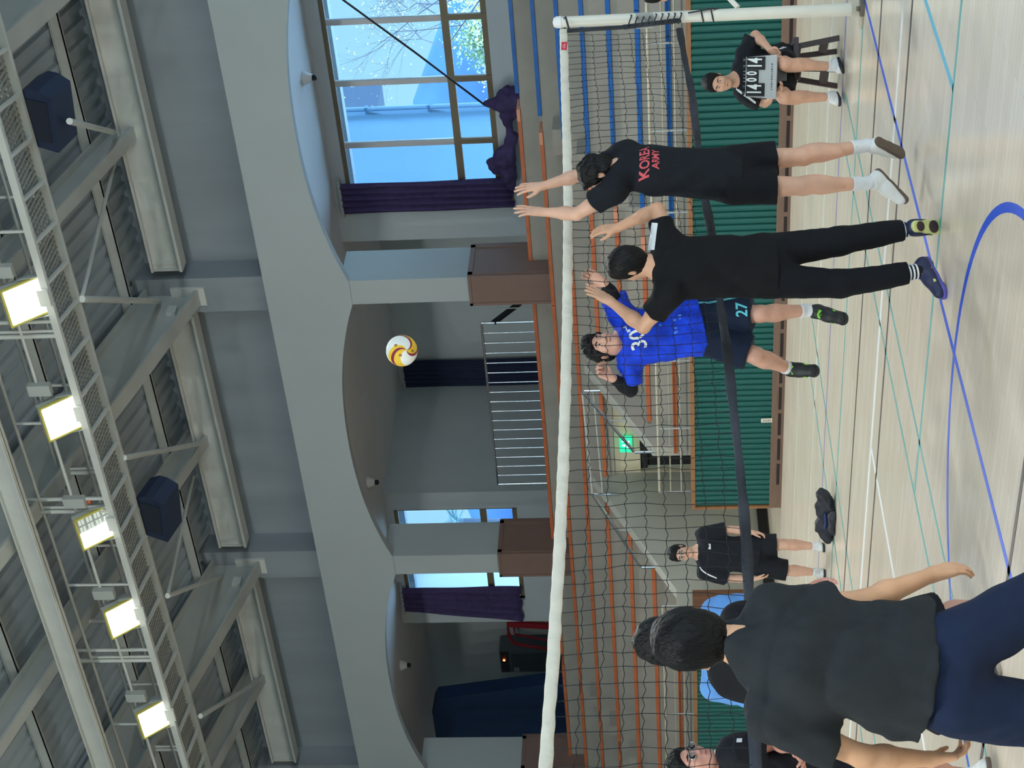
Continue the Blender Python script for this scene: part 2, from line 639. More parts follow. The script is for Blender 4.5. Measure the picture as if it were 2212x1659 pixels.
# guard rail along the front of the stand
for (xa, xb, lab) in ((-8.2, PX0 + 0.1, 'thin cream guard rail on the stand front right of the passage'), (PX1 - 0.1, -27.5, 'thin cream guard rail on the stand front left of the passage')):
    gr = empty('guard_rail', (xa, 18.5, 1.1), lab, 'railing', 'guard rails on the stand front')
    for z, r in ((1.715, 0.018), (1.555, 0.010), (1.40, 0.010)):
        MB().tube([(xa, 18.5, z), (xb, 18.5, z)], r, 8).build('rail', M['rail_cream'], gr)
    n = int(abs(xb - xa) / 1.1)
    for k in range(n + 1):
        x = xa + (xb - xa) * k / n
        MB().tube([(x, 18.5, 1.10), (x, 18.5, 1.715)], 0.014, 6).build('rail_post', M['steel2'], gr)

# ------------------------------------------------ green padded front of the stand
M['sticker'] = mat('sticker', (232, 228, 214), 0.6)


def pad_wall(xa, xb, label, endplate=False):
    e = empty('padded_panel', (xa, 18.2, 0), label, 'wall padding', 'green padded panels on the stand front')
    z0, z1 = 0.17, 1.21
    n = int(round(abs(xb - xa - 0.1) / 0.0955))
    st = (abs(xb - xa) - 0.08) / n
    prof = []
    for k in range(9):
        a = math.pi * k / 8
        prof.append((-math.cos(a) * st * 0.47, -math.sin(a) * 0.034))
    mb = MB()
    nn = len(prof)
    vs = [(p[0], p[1], z0) for p in prof] + [(p[0], p[1], z1) for p in prof]
    fs = [(i, i + 1, nn + i + 1, nn + i) for i in range(nn - 1)]
    mb.add(vs, fs, 0, True)
    me = mb.mesh('slat')
    me.materials.append(M['green'])
    for k in range(n):
        o = bpy.data.objects.new('slat', me)
        COL.objects.link(o)
        o.parent = e
        o.location = (-0.04 - st * (k + 0.5), 0.0, 0)
    MB().box(xb, xa, 18.2, 18.3, 0.17, 1.21).build('backing', mat('green_dark', (12, 70, 62), 0.6), e)
    MB().box(xb, xa, 18.15, 18.34, 1.21, 1.265).build('cap_rail', M['wood'], e)
    MB().box(xa - 0.04, xa, 18.15, 18.3, 0.17, 1.21).build('end_post', M['wood'], e)
    MB().box(xb, xb + 0.04, 18.15, 18.3, 0.17, 1.21).build('end_post', M['wood'], e)
    MB().box(xb, xa, 18.16, 18.3, 0.0, 0.17).build('skirting', M['skirting'], e)
    m2 = int(abs(xb - xa) / 0.452)
    sme = MB().box(-0.19, 0.19, -0.008, 0.004, 0.018, 0.058).mesh('vent_slot')
    sme.materials.append(M['slot'])
    for k in range(m2):
        o = bpy.data.objects.new('vent_slot', sme)
        COL.objects.link(o)
        o.parent = e
        o.location = (-0.23 - 0.452 * k, -0.038, 0.02)
    return e


pw = pad_wall(6.0, -16.56, 'long green ribbed pad panel right of the passage with wood frame')
c = aty(1656, 908, 18.15)
MB().box(c.x - 0.035, c.x + 0.035, 18.145, 18.15, c.z - 0.075, c.z + 0.075).build('sticker', M['sticker'], pw)
lt = MB()
for k in range(5):
    lt.box(c.x - 0.02, c.x + 0.02, 18.1445, 18.145, c.z - 0.05 + k * 0.022, c.z - 0.043 + k * 0.022)
lt.build('sticker_text', M['black'], pw)
pl = pad_wall(-18.62, -38.0, 'green ribbed pad panel left of the passage behind the foreground players')
MB().box(-18.62, -18.36, 18.2, 18.34, 0.0, 1.265).build('end_board', M['wooddark'], pl)

# ------------------------------------------------ arcade: columns, arched fascia
YC = 23.3
COLX = [-3.74, -9.92, -16.20, -22.55, -28.85, -35.15]
for x in COLX:
    o = struct('column', MB().box(x - 0.24, x + 0.24, YC + 0.02, 24.22, 3.2, 6.95), M['paint'])
    bx = MB().box(x - 0.285, x + 0.285, YC - 0.03, 24.26, 3.0, 4.80)
    bp = bx.build('brown_cladding', M['brown'], o)
    MB().box(x + 0.285, x + 0.30, YC + 0.03, YC + 0.09, 3.0, 4.8).box(x + 0.285, x + 0.30, 24.12, 24.2, 3.0, 4.8).box(x + 0.285, x + 0.30, YC + 0.03, 24.2, 4.72, 4.8).build('edge_trim', M['brown'], o)
    MB().box(x - 0.30, x - 0.25, YC - 0.045, YC - 0.03, 3.0, 4.8).box(x - 0.30, x + 0.30, YC - 0.045, YC - 0.03, 4.75, 4.80).build('edge_trim', M['brown'], o)

fas = MB()
ZT, ZS, RISE = 8.205, 6.80, 0.43
NA = 28
for a, b in zip(COLX[:-1], COLX[1:]):
    xr, xl = a - 0.24, b + 0.24
    for k in range(NA):
        t0, t1 = k / NA, (k + 1) / NA

        def zz(t):
            u = 2 * t - 1
            return ZS + (RISE + 0.04) * (1 - abs(u) ** 2.2) ** 0.95
        xa, xb = xr + (xl - xr) * t0, xr + (xl - xr) * t1
        za, zb = zz(t0), zz(t1)
        for y in (YC, YC + 0.16):
            fas.add([(xa, y, za), (xb, y, zb), (xb, y, ZT), (xa, y, ZT)], [(0, 1, 2, 3)])
        fas.add([(xa, YC, za), (xb, YC, zb), (xb, YC + 0.16, zb), (xa, YC + 0.16, za)], [(0, 1, 2, 3)])
for x in COLX:
    for y in (YC, YC + 0.16):
        fas.add([(x - 0.24, y, ZS), (x + 0.24, y, ZS), (x + 0.24, y, ZT), (x - 0.24, y, ZT)], [(0, 1, 2, 3)])
fas.box(COLX[0] + 0.24, 12, YC, YC + 0.16, 6.9, ZT)
fas.box(-46, COLX[-1] - 0.24, YC, YC + 0.16, 6.9, ZT)
struct('wall_far', fas, M['paint'])
struct('trim_2', MB().box(-46, 12, YC, 24.3, ZT, ZT + 0.04), M['paint'])
# joint lines on the fascia
for x in (-9.9, -13.1, -16.2, -19.4, -22.55, -25.7):
    pass
# upper wall with pilasters
struct('wall_upper', MB().box(-46, 12, 24.12, 24.4, ZT, 12.5), M['upper'])
PILX = [-3.6, -9.95, -16.35, -22.75, -29.1, -35.5]
for x in PILX:
    struct('column', MB().box(x - 0.35, x + 0.35, 23.6, 24.14, ZT + 0.04, 10.6), M['upper'])
# soffit of the gallery behind the arches
struct('ceiling_gallery', MB().box(-46, 12, YC + 0.17, 26.95, 7.5, 7.62).box(-24, -17, 26.95, 30.4, 7.5, 7.62).box(-34.3, -27.4, 26.95, 29.3, 7.5, 7.62), M['ceil'])
struct('floor_gallery', MB().box(-46, 12, 24.2, 26.72, 3.3, 3.60).box(-34.2, -17.2, 26.73, 30.4, 3.3, 3.60), mat('gallery_floor', (208, 206, 200), 0.6))

# ------------------------------------------------ gallery: window walls, stair recesses
YW = 26.5
RX0, RX1 = -17.25, -23.55     # recess behind the middle arch
gw = MB()


def wall_win(x0, x1, wins, z0=3.6, z1=7.52, y0=YW, y1=YW + 0.22):
    """wall from x1 (left) to x0 (right) with rectangular openings"""
    xs = sorted(wins, key=lambda q: -q[0])
    cur = x0
    for (a, b, lo, hi) in xs:
        if cur > a:
            gw.box(a, cur, y0, y1, z0, z1)
        gw.box(b, a, y0, y1, z0, lo)
        gw.box(b, a, y0, y1, hi, z1)
        cur = b
    gw.box(x1, cur, y0, y1, z0, z1)


W1 = (-8.0, -16.30, 4.42, 7.27)
W2 = (-24.02, -24.62, 4.72, 7.33)
W3 = (-25.0, -26.75, 4.72, 7.33)
wall_win(12, RX0 + 0.0, [(-1.5, -7.0, 4.42, 7.27), W1])
wall_win(RX1, -27.42, [W2, W3])
gw.box(RX0, RX0 + 0.2, YW + 0.22, 30.2, 3.6, 7.52)
gw.box(RX1 - 0.2, RX1, YW + 0.22, 30.2, 3.6, 7.52)
gw.box(RX1 - 0.2, RX0 + 0.2, 30.2, 30.4, 3.6, 7.52)
gw.box(-27.62, -27.42, YW + 0.22, 29.0, 3.6, 7.52)
gw.box(-34.2, -27.42, 29.0, 29.2, 3.6, 7.52)
gw.box(-34.2, -34.0, YW + 0.2, 29.0, 3.6, 7.52)
gw.box(-46, -34, YW, YW + 0.2, 3.6, 7.52)
struct('wall_gallery', gw, M['inner'])
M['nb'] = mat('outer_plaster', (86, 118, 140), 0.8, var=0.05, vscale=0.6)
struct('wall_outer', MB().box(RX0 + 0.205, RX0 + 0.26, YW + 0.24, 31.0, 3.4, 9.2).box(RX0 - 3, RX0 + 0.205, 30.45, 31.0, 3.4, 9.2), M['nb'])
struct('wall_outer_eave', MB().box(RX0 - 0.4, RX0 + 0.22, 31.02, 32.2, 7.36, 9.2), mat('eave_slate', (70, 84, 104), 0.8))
struct('ceiling_roof', MB().box(-46, 12, 24.4, 27.3, 7.9, 8.1).box(-24.2, -17, 27.3, 30.6, 7.9, 8.1).box(-34.5, -27.3, 27.3, 29.5, 7.9, 8.1), M['deck'])

wn = [0]


def window(x0, x1, z0, z1, ztr0, ztr1, mull, y=YW + 0.06, th=0.06):
    wn[0] += 1
    e = empty('window_%d' % wn[0], ((x0 + x1) / 2, y, z0), kind='structure')
    fr = 0.075
    MB().box(x1, x0, y, y + th, z1 - fr, z1).build('head_frame', M['alu'], e)
    MB().box(x1, x0, y, y + th, z0, z0 + fr + 0.03).build('sill_frame', M['alu'], e)
    MB().box(x0 - fr, x0, y, y + th, z0, z1).build('side_frame', M['alu'], e)
    MB().box(x1, x1 + fr, y, y + th, z0, z1).build('side_frame', M['alu'], e)
    MB().box(x1, x0, y - 0.01, y + th, ztr0, ztr1).build('transom', M['alu'], e)
    for mx in mull:
        MB().box(mx - 0.05, mx + 0.05, y - 0.012, y + th, ztr1, z1 - fr).build('mullion', M['alu2'], e)
        MB().box(mx - 0.05, mx + 0.05, y - 0.012, y + th, z0, ztr0).build('mullion', M['alu'], e)
    xs = [x0 - fr] + sorted(mull, reverse=True) + [x1 + fr]
    for a, b in zip(xs[:-1], xs[1:]):
        MB().box(b + 0.045, a - 0.045, y + 0.025, y + 0.031, ztr1, z1 - fr).build('pane', M['glass'], e)
        MB().box(b + 0.045, a - 0.045, y + 0.025, y + 0.031, z0 + fr + 0.03, ztr0).build('pane', M['glass'], e)
    return e


window(W1[0], W1[1], W1[2], W1[3], 5.08, 5.21, [-9.2, -10.42, -11.63, -12.83, -14.0, -15.24])
window(W2[0], W2[1], W2[2], W2[3], 5.37, 5.51, [])
window(W3[0], W3[1], W3[2], W3[3], 5.37, 5.51, [])
window(-1.5, -7.0, 4.42, 7.27, 5.08, 5.21, [-2.7, -3.9, -5.1, -6.2])
# outer eave, seen through the panes
struct('trim_3', MB().box(-17.0, 12, 27.02, 27.25, 7.21, 7.6).box(-27.35, -23.8, 27.02, 27.25, 7.21, 7.6), mat('eave_grey', (150, 160, 168), 0.7))

# curtains
def curtain(name, x0, x1, z0, z1, y, label, m, waves, amp=0.05, flare=0.0, cat='curtain'):
    nx, nz = waves * 8, 14
    vs, fs = [], []
    ph = rng.random() * 6
    for k in range(nz + 1):
        t = k / nz
        for i in range(nx + 1):
            s = i / nx
            xx = x0 + (x1 - x0) * s + flare * (1 - t) * s
            yy = y + amp * math.sin(s * waves * 2 * math.pi + ph + 0.5 * math.sin(3 * t)) * (0.6 + 0.4 * (1 - t)) + 0.01 * math.sin(9 * t + s * 20)
            vs.append((xx, yy, z0 + (z1 - z0) * t - 0.02 * math.sin(s * 17) * (1 - t)))
    for k in range(nz):
        for i in range(nx):
            a = k * (nx + 1) + i
            fs.append((a, a + 1, a + nx + 2, a + nx + 1))
    back = len(vs)
    vs += [(v[0], v[1] + 0.012, v[2]) for v in vs]
    fs += [tuple(back + q for q in reversed(f)) for f in fs]
    for i in range(nx):
        fs.append((i + 1, i, back + i, back + i + 1))
    for k in range(nz):
        a, b = k * (nx + 1), (k + 1) * (nx + 1)
        fs.append((a, b, back + b, back + a))
        fs.append((b + nx, a + nx, back + a + nx, back + b + nx))
    mb = MB()
    mb.add(vs, fs, 0, True)
    o = tag(mb.build(name, m), label, cat)
    MB().box(min(x0, x1) - 0.06, max(x0, x1) + 0.1, y - 0.02, YW + 0.001 if y < YW else y + 0.1, z1 - 0.01, z1 + 0.035).build('curtain_rail', M['steel2'], o)
    return o


curtain('curtain', -15.95, -16.58, 4.22, 7.36, YW - 0.12, 'dark purple curtain gathered at the left end of the large window', M['purple'], 5, 0.05, 0.0)
curtain('curtain', -26.25, -26.95, 4.80, 7.40, YW - 0.12, 'dark purple curtain hanging beside the narrow window left of the third column', M['purple'], 5, 0.05, -0.38)
curtain('curtain', -22.80, -23.82 + 0.28, 3.7, 7.38, 30.1, 'navy curtain over the doorway behind the gallery railing', M['navycloth'], 6, 0.04)


# SDF based lumps come later (heap of curtain on the sill)
# lamps under the gallery soffit
for (q, lab) in (((672, 168), 'small conical ceiling lamp above the large window'), ((808, 1042), 'small conical ceiling lamp above the gallery railing'), ((878, 1437), 'small conical ceiling lamp above the red frame and cabinet')):
    d = ray(*q)
    t = (7.36 - CAM.z) / d.z
    p = CAM + d * t
    e = empty('ceiling_lamp', (p.x, p.y, 7.5), lab, 'lamp', 'ceiling lamps in the gallery')
    MB().lathe([(0.12, 0.0), (0.115, -0.03), (0.06, -0.16)], (p.x, p.y, 7.5), n=16).build('lamp_cone', M['white'], e)
    MB().lathe([(0.05, -0.16), (0.05, -0.21), (0.035, -0.235)], (p.x, p.y, 7.5), n=16).build('lamp_lens', M['black'], e)

# railing in the gallery
rl = empty('stair_railing', (-18, 25, 3.7), 'chrome baluster railing of the gallery stairs behind the orange benches', 'railing')
ra, rb = aty(1040, 698, 25.0), aty(1075, 1046, 25.0)
MB().tube([ra, rb], 0.024, 8).build('top_rail', M['chrome'], rl)
nb = 17
for k in range(nb + 1):
    p = ra.lerp(rb, k / nb)
    MB().tube([(p.x, p.y, 3.6), p], 0.011 if 0 < k < nb else 0.022, 6).build('baluster', M['chrome'], rl)
p1 = Vector((ra.x + 0.05, 25.05, ra.z - 0.2))
p2 = aty(1122, 655, 25.6)
MB().bar((ra.x, 25.0, ra.z - 0.22), p2, 0.05, 0.10).build('sloping_rail', M['black'], rl)
for k in range(5):
    x = ra.x + 0.1 + k * 0.13
    MB().tube([(x, 25.3, 3.6), (x, 25.3, 4.6 - k * 0.1)], 0.012, 6).build('baluster', M['steel2'], rl)
# ------------------------------------------------ roof: frames, rafters, purlins, ribbed deck
YE, SL = 23.6, 0.25


def roof_z(y, z0):
    return z0 + SL * (YE - y)


RIDGE = 7.15


def i_beam(mb, pts_top, pts_bot, x, wf=0.26, tw=0.02, tf=0.022):
    """welded I section in the plane X = x between an upper and a lower outline (y,z)"""
    n = len(pts_top)
    prof = [(p[0], p[1]) for p in pts_top] + [(p[0], p[1]) for p in reversed(pts_bot)]
    mb.prism(prof, 'x', x - tw / 2, x + tw / 2)
    for L, sgn in ((pts_top, -1), (pts_bot, 1)):
        for a, b in zip(L[:-1], L[1:]):
            up = Vector((0, -(b[1] - a[1]), b[0] - a[0])).normalized()
            if up.z < 0:
                up = -up
            mb.bar((x, a[0], a[1]), (x, b[0], b[1]), wf, tf * 2, up=up)


for i, x in enumerate([-3.55 - 6.4 * k for k in range(0, 6)]):
    mb = MB()
    top = [(24.1, roof_z(24.1, 10.40)), (RIDGE, roof_z(RIDGE, 10.40)), (-9.5, roof_z(RIDGE, 10.4) - SL * (RIDGE + 9.5))]
    bot = [(24.1, 9.36), (21.2, 10.05), (RIDGE, roof_z(RIDGE, 9.62)), (-9.5, roof_z(RIDGE, 9.62) - SL * (RIDGE + 9.5))]
    topx = [top[0], (21.2, roof_z(21.2, 10.40)), top[1], top[2]]
    i_beam(mb, topx, bot, x, 0.30)
    o = struct('roof_frame', mb, M['steel2'])
    MB().box(x + 0.01, x + 0.09, 23.0, 23.2, 9.76, 9.92).box(x - 0.18, x + 0.18, 23.55, 23.62, 9.36, 9.95).build('bracket', M['steel'], o)
for x in [-0.35 - 6.4 * k for k in range(0, 6)]:
    mb = MB()
    top = [(23.75, roof_z(23.75, 10.34)), (RIDGE, roof_z(RIDGE, 10.34)), (-9.5, roof_z(RIDGE, 10.34) - SL * (RIDGE + 9.5))]
    bot = [(23.75, roof_z(23.75, 9.93)), (RIDGE, roof_z(RIDGE, 9.93)), (-9.5, roof_z(RIDGE, 9.93) - SL * (RIDGE + 9.5))]
    i_beam(mb, top, bot, x, 0.24)
    struct('rafter', mb, M['steel2'])

# eave beams (channel with a wide lower flange) between the pilasters
for a, b in zip(PILX[:-1], PILX[1:]):
    mb = MB()
    x0, x1 = a - 0.37, b + 0.56
    mb.box(x1, x0, YE - 0.02, YE + 0.14, 9.70, 10.14)
    mb.box(x1, x0, YE - 0.10, YE + 0.2, 9.64, 9.69)
    mb.box(x1, x0, YE - 0.10, YE + 0.2, 10.14, 10.18)
    o = struct('eave_beam', mb, M['steel'])
    MB().box(x1, x1 + 0.03, YE - 0.06, YE + 0.18, 9.66, 10.16).box(x1 + 0.14, x1 + 0.17, YE - 0.05, YE, 9.7, 10.14).build('end_plate', M['steel'], o)

# tie beam half way up the slope
for y, z in ((17.5, 10.63), (12.5, 11.86)):
    struct('tie_beam', MB().box(-46, 12, y - 0.09, y + 0.09, z, z + 0.02).box(-46, 12, y - 0.008, y + 0.008, z, z + 0.30).box(-46, 12, y - 0.09, y + 0.09, z + 0.28, z + 0.30), M['steel'])

y = 23.2
while y > RIDGE + 0.3:
    z = roof_z(y, 10.42)
    struct('purlin', MB().box(-46, 12, y - 0.035, y + 0.035, z, z + 0.02).box(-46, 12, y - 0.035, y - 0.025, z, z + 0.17).box(-46, 12, y - 0.06, y + 0.03, z + 0.155, z + 0.17), M['steel2'])
    y -= 1.32
# deck with ribs running down the slope
dk = MB()
pitch = 0.30
n = int(58 / pitch)
for (ya, yb) in ((24.2, RIDGE), (-12.3, RIDGE)):
    za, zb = (roof_z(24.2, 10.60), roof_z(RIDGE, 10.60)) if ya > 0 else (roof_z(RIDGE, 10.6) - SL * (RIDGE + 12.3), roof_z(RIDGE, 10.60))
    vs, fs = [], []
    for k in range(n):
        x = -46 + k * pitch
        for (dx, dz) in ((0, 0), (0.13, 0), (0.16, 0.055), (0.27, 0.055)):
            vs.append((x + dx, ya, za + dz))
            vs.append((x + dx, yb, zb + dz))
    m = len(vs) // 2
    fs = [(2 * i, 2 * i + 2, 2 * i + 3, 2 * i + 1) for i in range(m - 1)]
    dk.add(vs, fs)
struct('ceiling', dk, M['deck'])
struct('roof_cover', MB().add([(-46, 24.3, roof_z(24.3, 10.75)), (12, 24.3, roof_z(24.3, 10.75)), (12, RIDGE, roof_z(RIDGE, 10.75)), (-46, RIDGE, roof_z(RIDGE, 10.75)),
                               (-46, -12.3, roof_z(RIDGE, 10.75) - SL * (RIDGE + 12.3)), (12, -12.3, roof_z(RIDGE, 10.75) - SL * (RIDGE + 12.3))], [(0, 1, 2, 3), (3, 2, 5, 4)]), M['deck'])

# ------------------------------------------------ catwalk
YN, YF, ZCW = 18.25, 19.12, 9.76
cw = empty('catwalk', (-16, 18.7, ZCW), 'long white steel catwalk with mesh floor hung under the roof', 'catwalk')
XCL, XCR = -30.0, -4.0
for yy in (YN, YF):
    MB().box(XCL, XCR, yy - 0.04, yy + 0.04, ZCW - 0.05, ZCW + 0.05).build('chord', M['steel'], cw)
bay = 0.645
x = XCR
while x > XCL:
    x2 = x - 0.22
    MB().bar((x, YN, ZCW - 0.03), (x2, YF, ZCW - 0.03), 0.045, 0.045).build('floor_brace', M['steel'], cw)
    x -= bay
gm = MB()
n = int((XCR - XCL) / 0.085)
for k in range(n):
    x = XCR - 0.085 * k
    gm.add([(x, YN, ZCW + 0.03), (x - 0.03, YN, ZCW + 0.03), (x - 0.03, YF, ZCW + 0.03), (x, YF, ZCW + 0.03),
            (x, YN, ZCW + 0.045), (x - 0.03, YN, ZCW + 0.045), (x - 0.03, YF, ZCW + 0.045), (x, YF, ZCW + 0.045)],
           [(0, 1, 2, 3), (7, 6, 5, 4), (0, 3, 7, 4), (1, 5, 6, 2)])
for k in range(9):
    yy = YN + (YF - YN) * (k + 0.5) / 9
    gm.box(XCL, XCR, yy - 0.008, yy + 0.008, ZCW + 0.045, ZCW + 0.055)
g = gm.build('grating', mat('grating', (150, 152, 146), 0.5), cw)
g['kind'] = 'stuff'
for zz in (0.52, 1.02):
    for yy in (YN, YF):
        MB().tube([(XCL, yy, ZCW + zz), (XCR, yy, ZCW + zz)], 0.026, 6).build('handrail', M['steel'], cw)
for xx in [-6.75 - 1.6 * k for k in range(0, 14)]:
    for yy in (YN, YF):
        MB().tube([(xx, yy, ZCW), (xx, yy, ZCW + 1.02)], 0.024, 6).build('handrail_post', M['steel'], cw)
for xx in [-3.55 - 3.2 * k for k in range(0, 9)]:
    zt = roof_z(YN, 9.95 if int(round((xx + 3.55) / -3.2)) % 2 else 9.66)
    MB().tube([(xx - 0.08, YN, ZCW), (xx - 0.08, YN, zt)], 0.036, 8).build('hanger', M['steel'], cw)
    MB().tube([(xx + 0.16, YN, ZCW), (xx + 0.16, YN, zt)], 0.03, 8).build('hanger', M['steel'], cw)
    MB().tube([(xx - 0.08, YF, ZCW), (xx - 0.08, YF, zt - 0.2)], 0.036, 8).build('hanger', M['steel'], cw)

# struts from the far chord to the feet of the frames
def chord_pt(x, y):
    d = ray(x, y)
    return CAM + d * ((YF - CAM.y) / d.y)


for (a, b, r) in (((150, 262), (246, 286), 0.045), ((177, 646), (342, 650), 0.05), ((177, 642), (248, 349), 0.032), ((268, 989), (428, 959), 0.045), ((362, 1287), (478, 1244), 0.045), ((362, 1285), (417, 1030), 0.032), ((433, 1547), (555, 1474), 0.045)):
    pa, pb = chord_pt(*a), aty(b[0], b[1], 23.3)
    st = MB().tube([pa, pb], r, 8)
    tag(st.build('roof_strut', M['steel']), None, None, None, 'structure')

# ------------------------------------------------ floodlights
M['led'] = mat('led', (255, 255, 255), 0.4, emit=(0.98, 1.0, 0.94), estr=9)
M['led_off_glow'] = mat('led_off_glow', (214, 218, 214), 0.4, emit=(0.8, 0.9, 0.8), estr=0.35)  # unlit modules, with a faint glow put into the material
ORD = ['first', 'second', 'half-dark third', 'fourth', 'fifth']
for i, (q, half) in enumerate(FLOOD):
    p = aty(q[0], q[1], YN - 0.12)
    lab = ['lit floodlight at the top end of the catwalk, largest and brightest', 'second lit floodlight along the catwalk, between the largest and the half-dark one',
           'floodlight on the catwalk with half of its modules dark', 'fourth floodlight along the catwalk, just past the half-dark one', 'lit floodlight farthest along the catwalk from the largest one'][i]
    e = empty('floodlight', p, lab, 'floodlight', 'floodlights on the catwalk')
    nrm = Vector((0.04, -0.76, -0.62)).normalized()      # towards the court
    ax = Vector((1, 0, 0)) - nrm * nrm.x
    ax.normalize()
    up = ax.cross(nrm)
    if up.z < 0:
        up = -up
    hw, hh = 0.285, 0.285
    mb = MB().obox(p - nrm * 0.05, ax * hw, up * hh, nrm * 0.05)
    ins = [(-1, 1), (1, 1), (1, -1), (-1, -1)]
    mb.build('housing', M['lampbody'], e)
    fins = MB()
    for k in range(9):
        fins.obox(p - nrm * 0.16 + ax * (-0.22 + 0.055 * k), ax * 0.006, up * 0.2, nrm * 0.06)
    fins.build('heat_sink', M['steel2'], e)
    rim = MB()
    for s in (-1, 1):
        rim.obox(p + ax * (s * (hw - 0.006)) + nrm * 0.012, ax * 0.014, up * hh, nrm * 0.02)
        rim.obox(p + up * (s * (hh - 0.006)) + nrm * 0.012, ax * hw, up * 0.014, nrm * 0.02)
    rim.build('rim', M['yellow_edge'], e)
    for r in range(4):
        on = not (half and r < 2)
        if on:
            for c in range(1):
                MB().obox(p + ax * (0.1995 - 0.133 * r) + nrm * 0.008, ax * 0.058, up * 0.25, nrm * 0.006).build('led_module', M['led'], e)
        else:
            for c in range(4):
                mb = MB()
                for a in range(3):
                    for b in range(2):
                        mb.obox(p + ax * (0.1995 - 0.133 * r + (a - 1) * 0.034) + up * (-0.1875 + 0.125 * c + (b - 0.5) * 0.05) + nrm * 0.008, ax * 0.013, up * 0.018, nrm * 0.006)
                mb.build('led_module', M['led_off_glow'], e)
    yk = MB()
    for s in (-1, 1):
        yk.bar(p + ax * (s * (hw + 0.025)) - nrm * 0.05, p + ax * (s * (hw + 0.025)) + Vector((0, 0.12, -0.25)), 0.045, 0.012, up=ax)
    yk.bar(p + ax * -(hw + 0.03) + Vector((0, 0.12, -0.25)), p + ax * (hw + 0.03) + Vector((0, 0.12, -0.25)), 0.05, 0.012)
    yk.build('yoke', M['lampbody'], e)
    cbx = p + Vector((0, 0.055, -0.24))
    MB().obox(cbx, (0.13, 0, 0), (0, 0.022, 0), (0, 0, 0.075)).build('clamp_box', M['steel'], e)
    dv = p + ax * (hw + 0.16) + Vector((0, 0.05, 0.22))
    MB().obox(dv, (0.09, 0, 0), (0, 0.05, 0), (0, 0, 0.16)).build('driver_box', M['lampbody'], e)

# ------------------------------------------------ speakers under the catwalk
for (q, lab) in (((103, 240), 'dark wedge loudspeaker under the catwalk near its upper end'), ((343, 1097), 'dark wedge loudspeaker under the catwalk beside the half-dark floodlight')):
    c = aty(q[0], q[1], YF + 0.28)
    e = empty('loudspeaker', c, lab, 'loudspeaker', 'loudspeakers on the catwalk')
    ax = Vector((1, 0, 0))
    t = math.radians(24)
    up = Vector((0.12, math.sin(t) * 0.6, math.cos(t))).normalized()
    fr = ax.cross(up).normalized()
    if fr.y > 0:
        fr = -fr
    ax = up.cross(fr)
    if ax.x < 0:
        ax = -ax
    prof = [(-0.44, -0.24), (0.37, -0.24), (0.45, -0.07), (0.45, 0.07), (0.34, 0.24), (-0.40, 0.24)]
    vs = []
    for s in (-0.25, 0.25):
        for (a, b) in prof:
            vs.append(c + ax * a + up * b + fr * s)
    n = len(prof)
    fs = [(i, (i + 1) % n, n + (i + 1) % n, n + i) for i in range(n)] + [tuple(range(n - 1, -1, -1)), tuple(range(n, 2 * n))]
    MB().add(vs, fs).build('cabinet', M['speaker'], e)
    g = MB().obox(c + fr * 0.255, ax * 0.30, up * 0.17, fr * 0.012)
    g.build('grille', mat('grille', (20, 28, 46), 0.7, bump=0.3, bscale=300), e)
    MB().lathe([(0.02, 0), (0.02, 0.012)], c + up * -0.2 - fr * 0.0 + ax * 0.15, -up, 12).lathe([(0.02, 0), (0.02, 0.012)], c + up * -0.2 + ax * -0.2, -up, 12).build('bolt', M['black'], e)
    MB().bar(c + up * 0.18 + ax * -0.1, (c.x - 0.1, YF, ZCW), 0.05, 0.03).bar(c + up * 0.18 + ax * 0.15, (c.x + 0.15, YF, ZCW), 0.05, 0.03).build('bracket', M['steel'], e)

# orange siren tube on the catwalk behind the third floodlight
p = aty(180, 1082, 18.3)
e = empty('warning_tube', p, 'small orange cylinder with black cap hanging by the half-dark floodlight', 'siren')
MB().tube([p + Vector((0, 0, -0.12)), p + Vector((0, 0, 0.12))], 0.042, 14).build('tube_body', M['orangetube'], e)
MB().tube([p + Vector((0, 0, 0.12)), p + Vector((0, 0, 0.17))], 0.03, 12).tube([p + Vector((0, 0, 0.17)), p + Vector((0.02, 0.02, 0.40))], 0.012, 6).build('cap', M['black'], e)

# ------------------------------------------------ gallery left: red frame, cabinet, blue mat
p = aty(1098, 1346, 28.2)
e = empty('red_frame', (p.x - 0.4, 28.0, 3.62), 'dark red tubular frame leaning in the left gallery recess', 'frame')
fa, fb, fc, fd = aty(1096, 1346, 28.2), aty(1104, 1383, 28.2), aty(1186, 1402, 28.2), aty(1190, 1350, 28.2)
MB().tube([aty(1200, 1350, 28.2), fa, aty(1099, 1371, 28.2), aty(1107, 1387, 28.2), aty(1120, 1392, 28.2), aty(1200, 1404, 28.2)], 0.045, 8).build('frame_tube', M['redpaint'], e)
MB().tube([aty(1110, 1353, 28.2), aty(1112, 1370, 28.2), aty(1200, 1386, 28.2)], 0.028, 8).build('frame_tube', M['redpaint'], e)
MB().bar(aty(1098, 1347, 28.15), aty(1200, 1353, 28.15), 0.08, 0.16).build('frame_board', M['redpaint'], e)
ca, cb = aty(1078, 1407, 28.4), aty(1083, 1452, 28.4)
zt = ca.z
e = empty('control_cabinet', (ca.x - 0.35, 28.4, 3.62), 'grey standing cabinet with a red light in the left gallery recess', 'cabinet')
MB().box(cb.x, ca.x, 28.4, 28.9, 3.62, zt).build('case', M['acbody'], e)
MB().box(cb.x + 0.03, ca.x - 0.03, 28.38, 28.4, zt - 0.22, zt - 0.03).build('display_panel', M['black'], e)
r0 = aty(1089, 1426, 28.37)
MB().lathe([(0.03, 0), (0.03, 0.012)], r0, (0, -1, 0), 12).build('indicator_light', M['digit_on'], e)
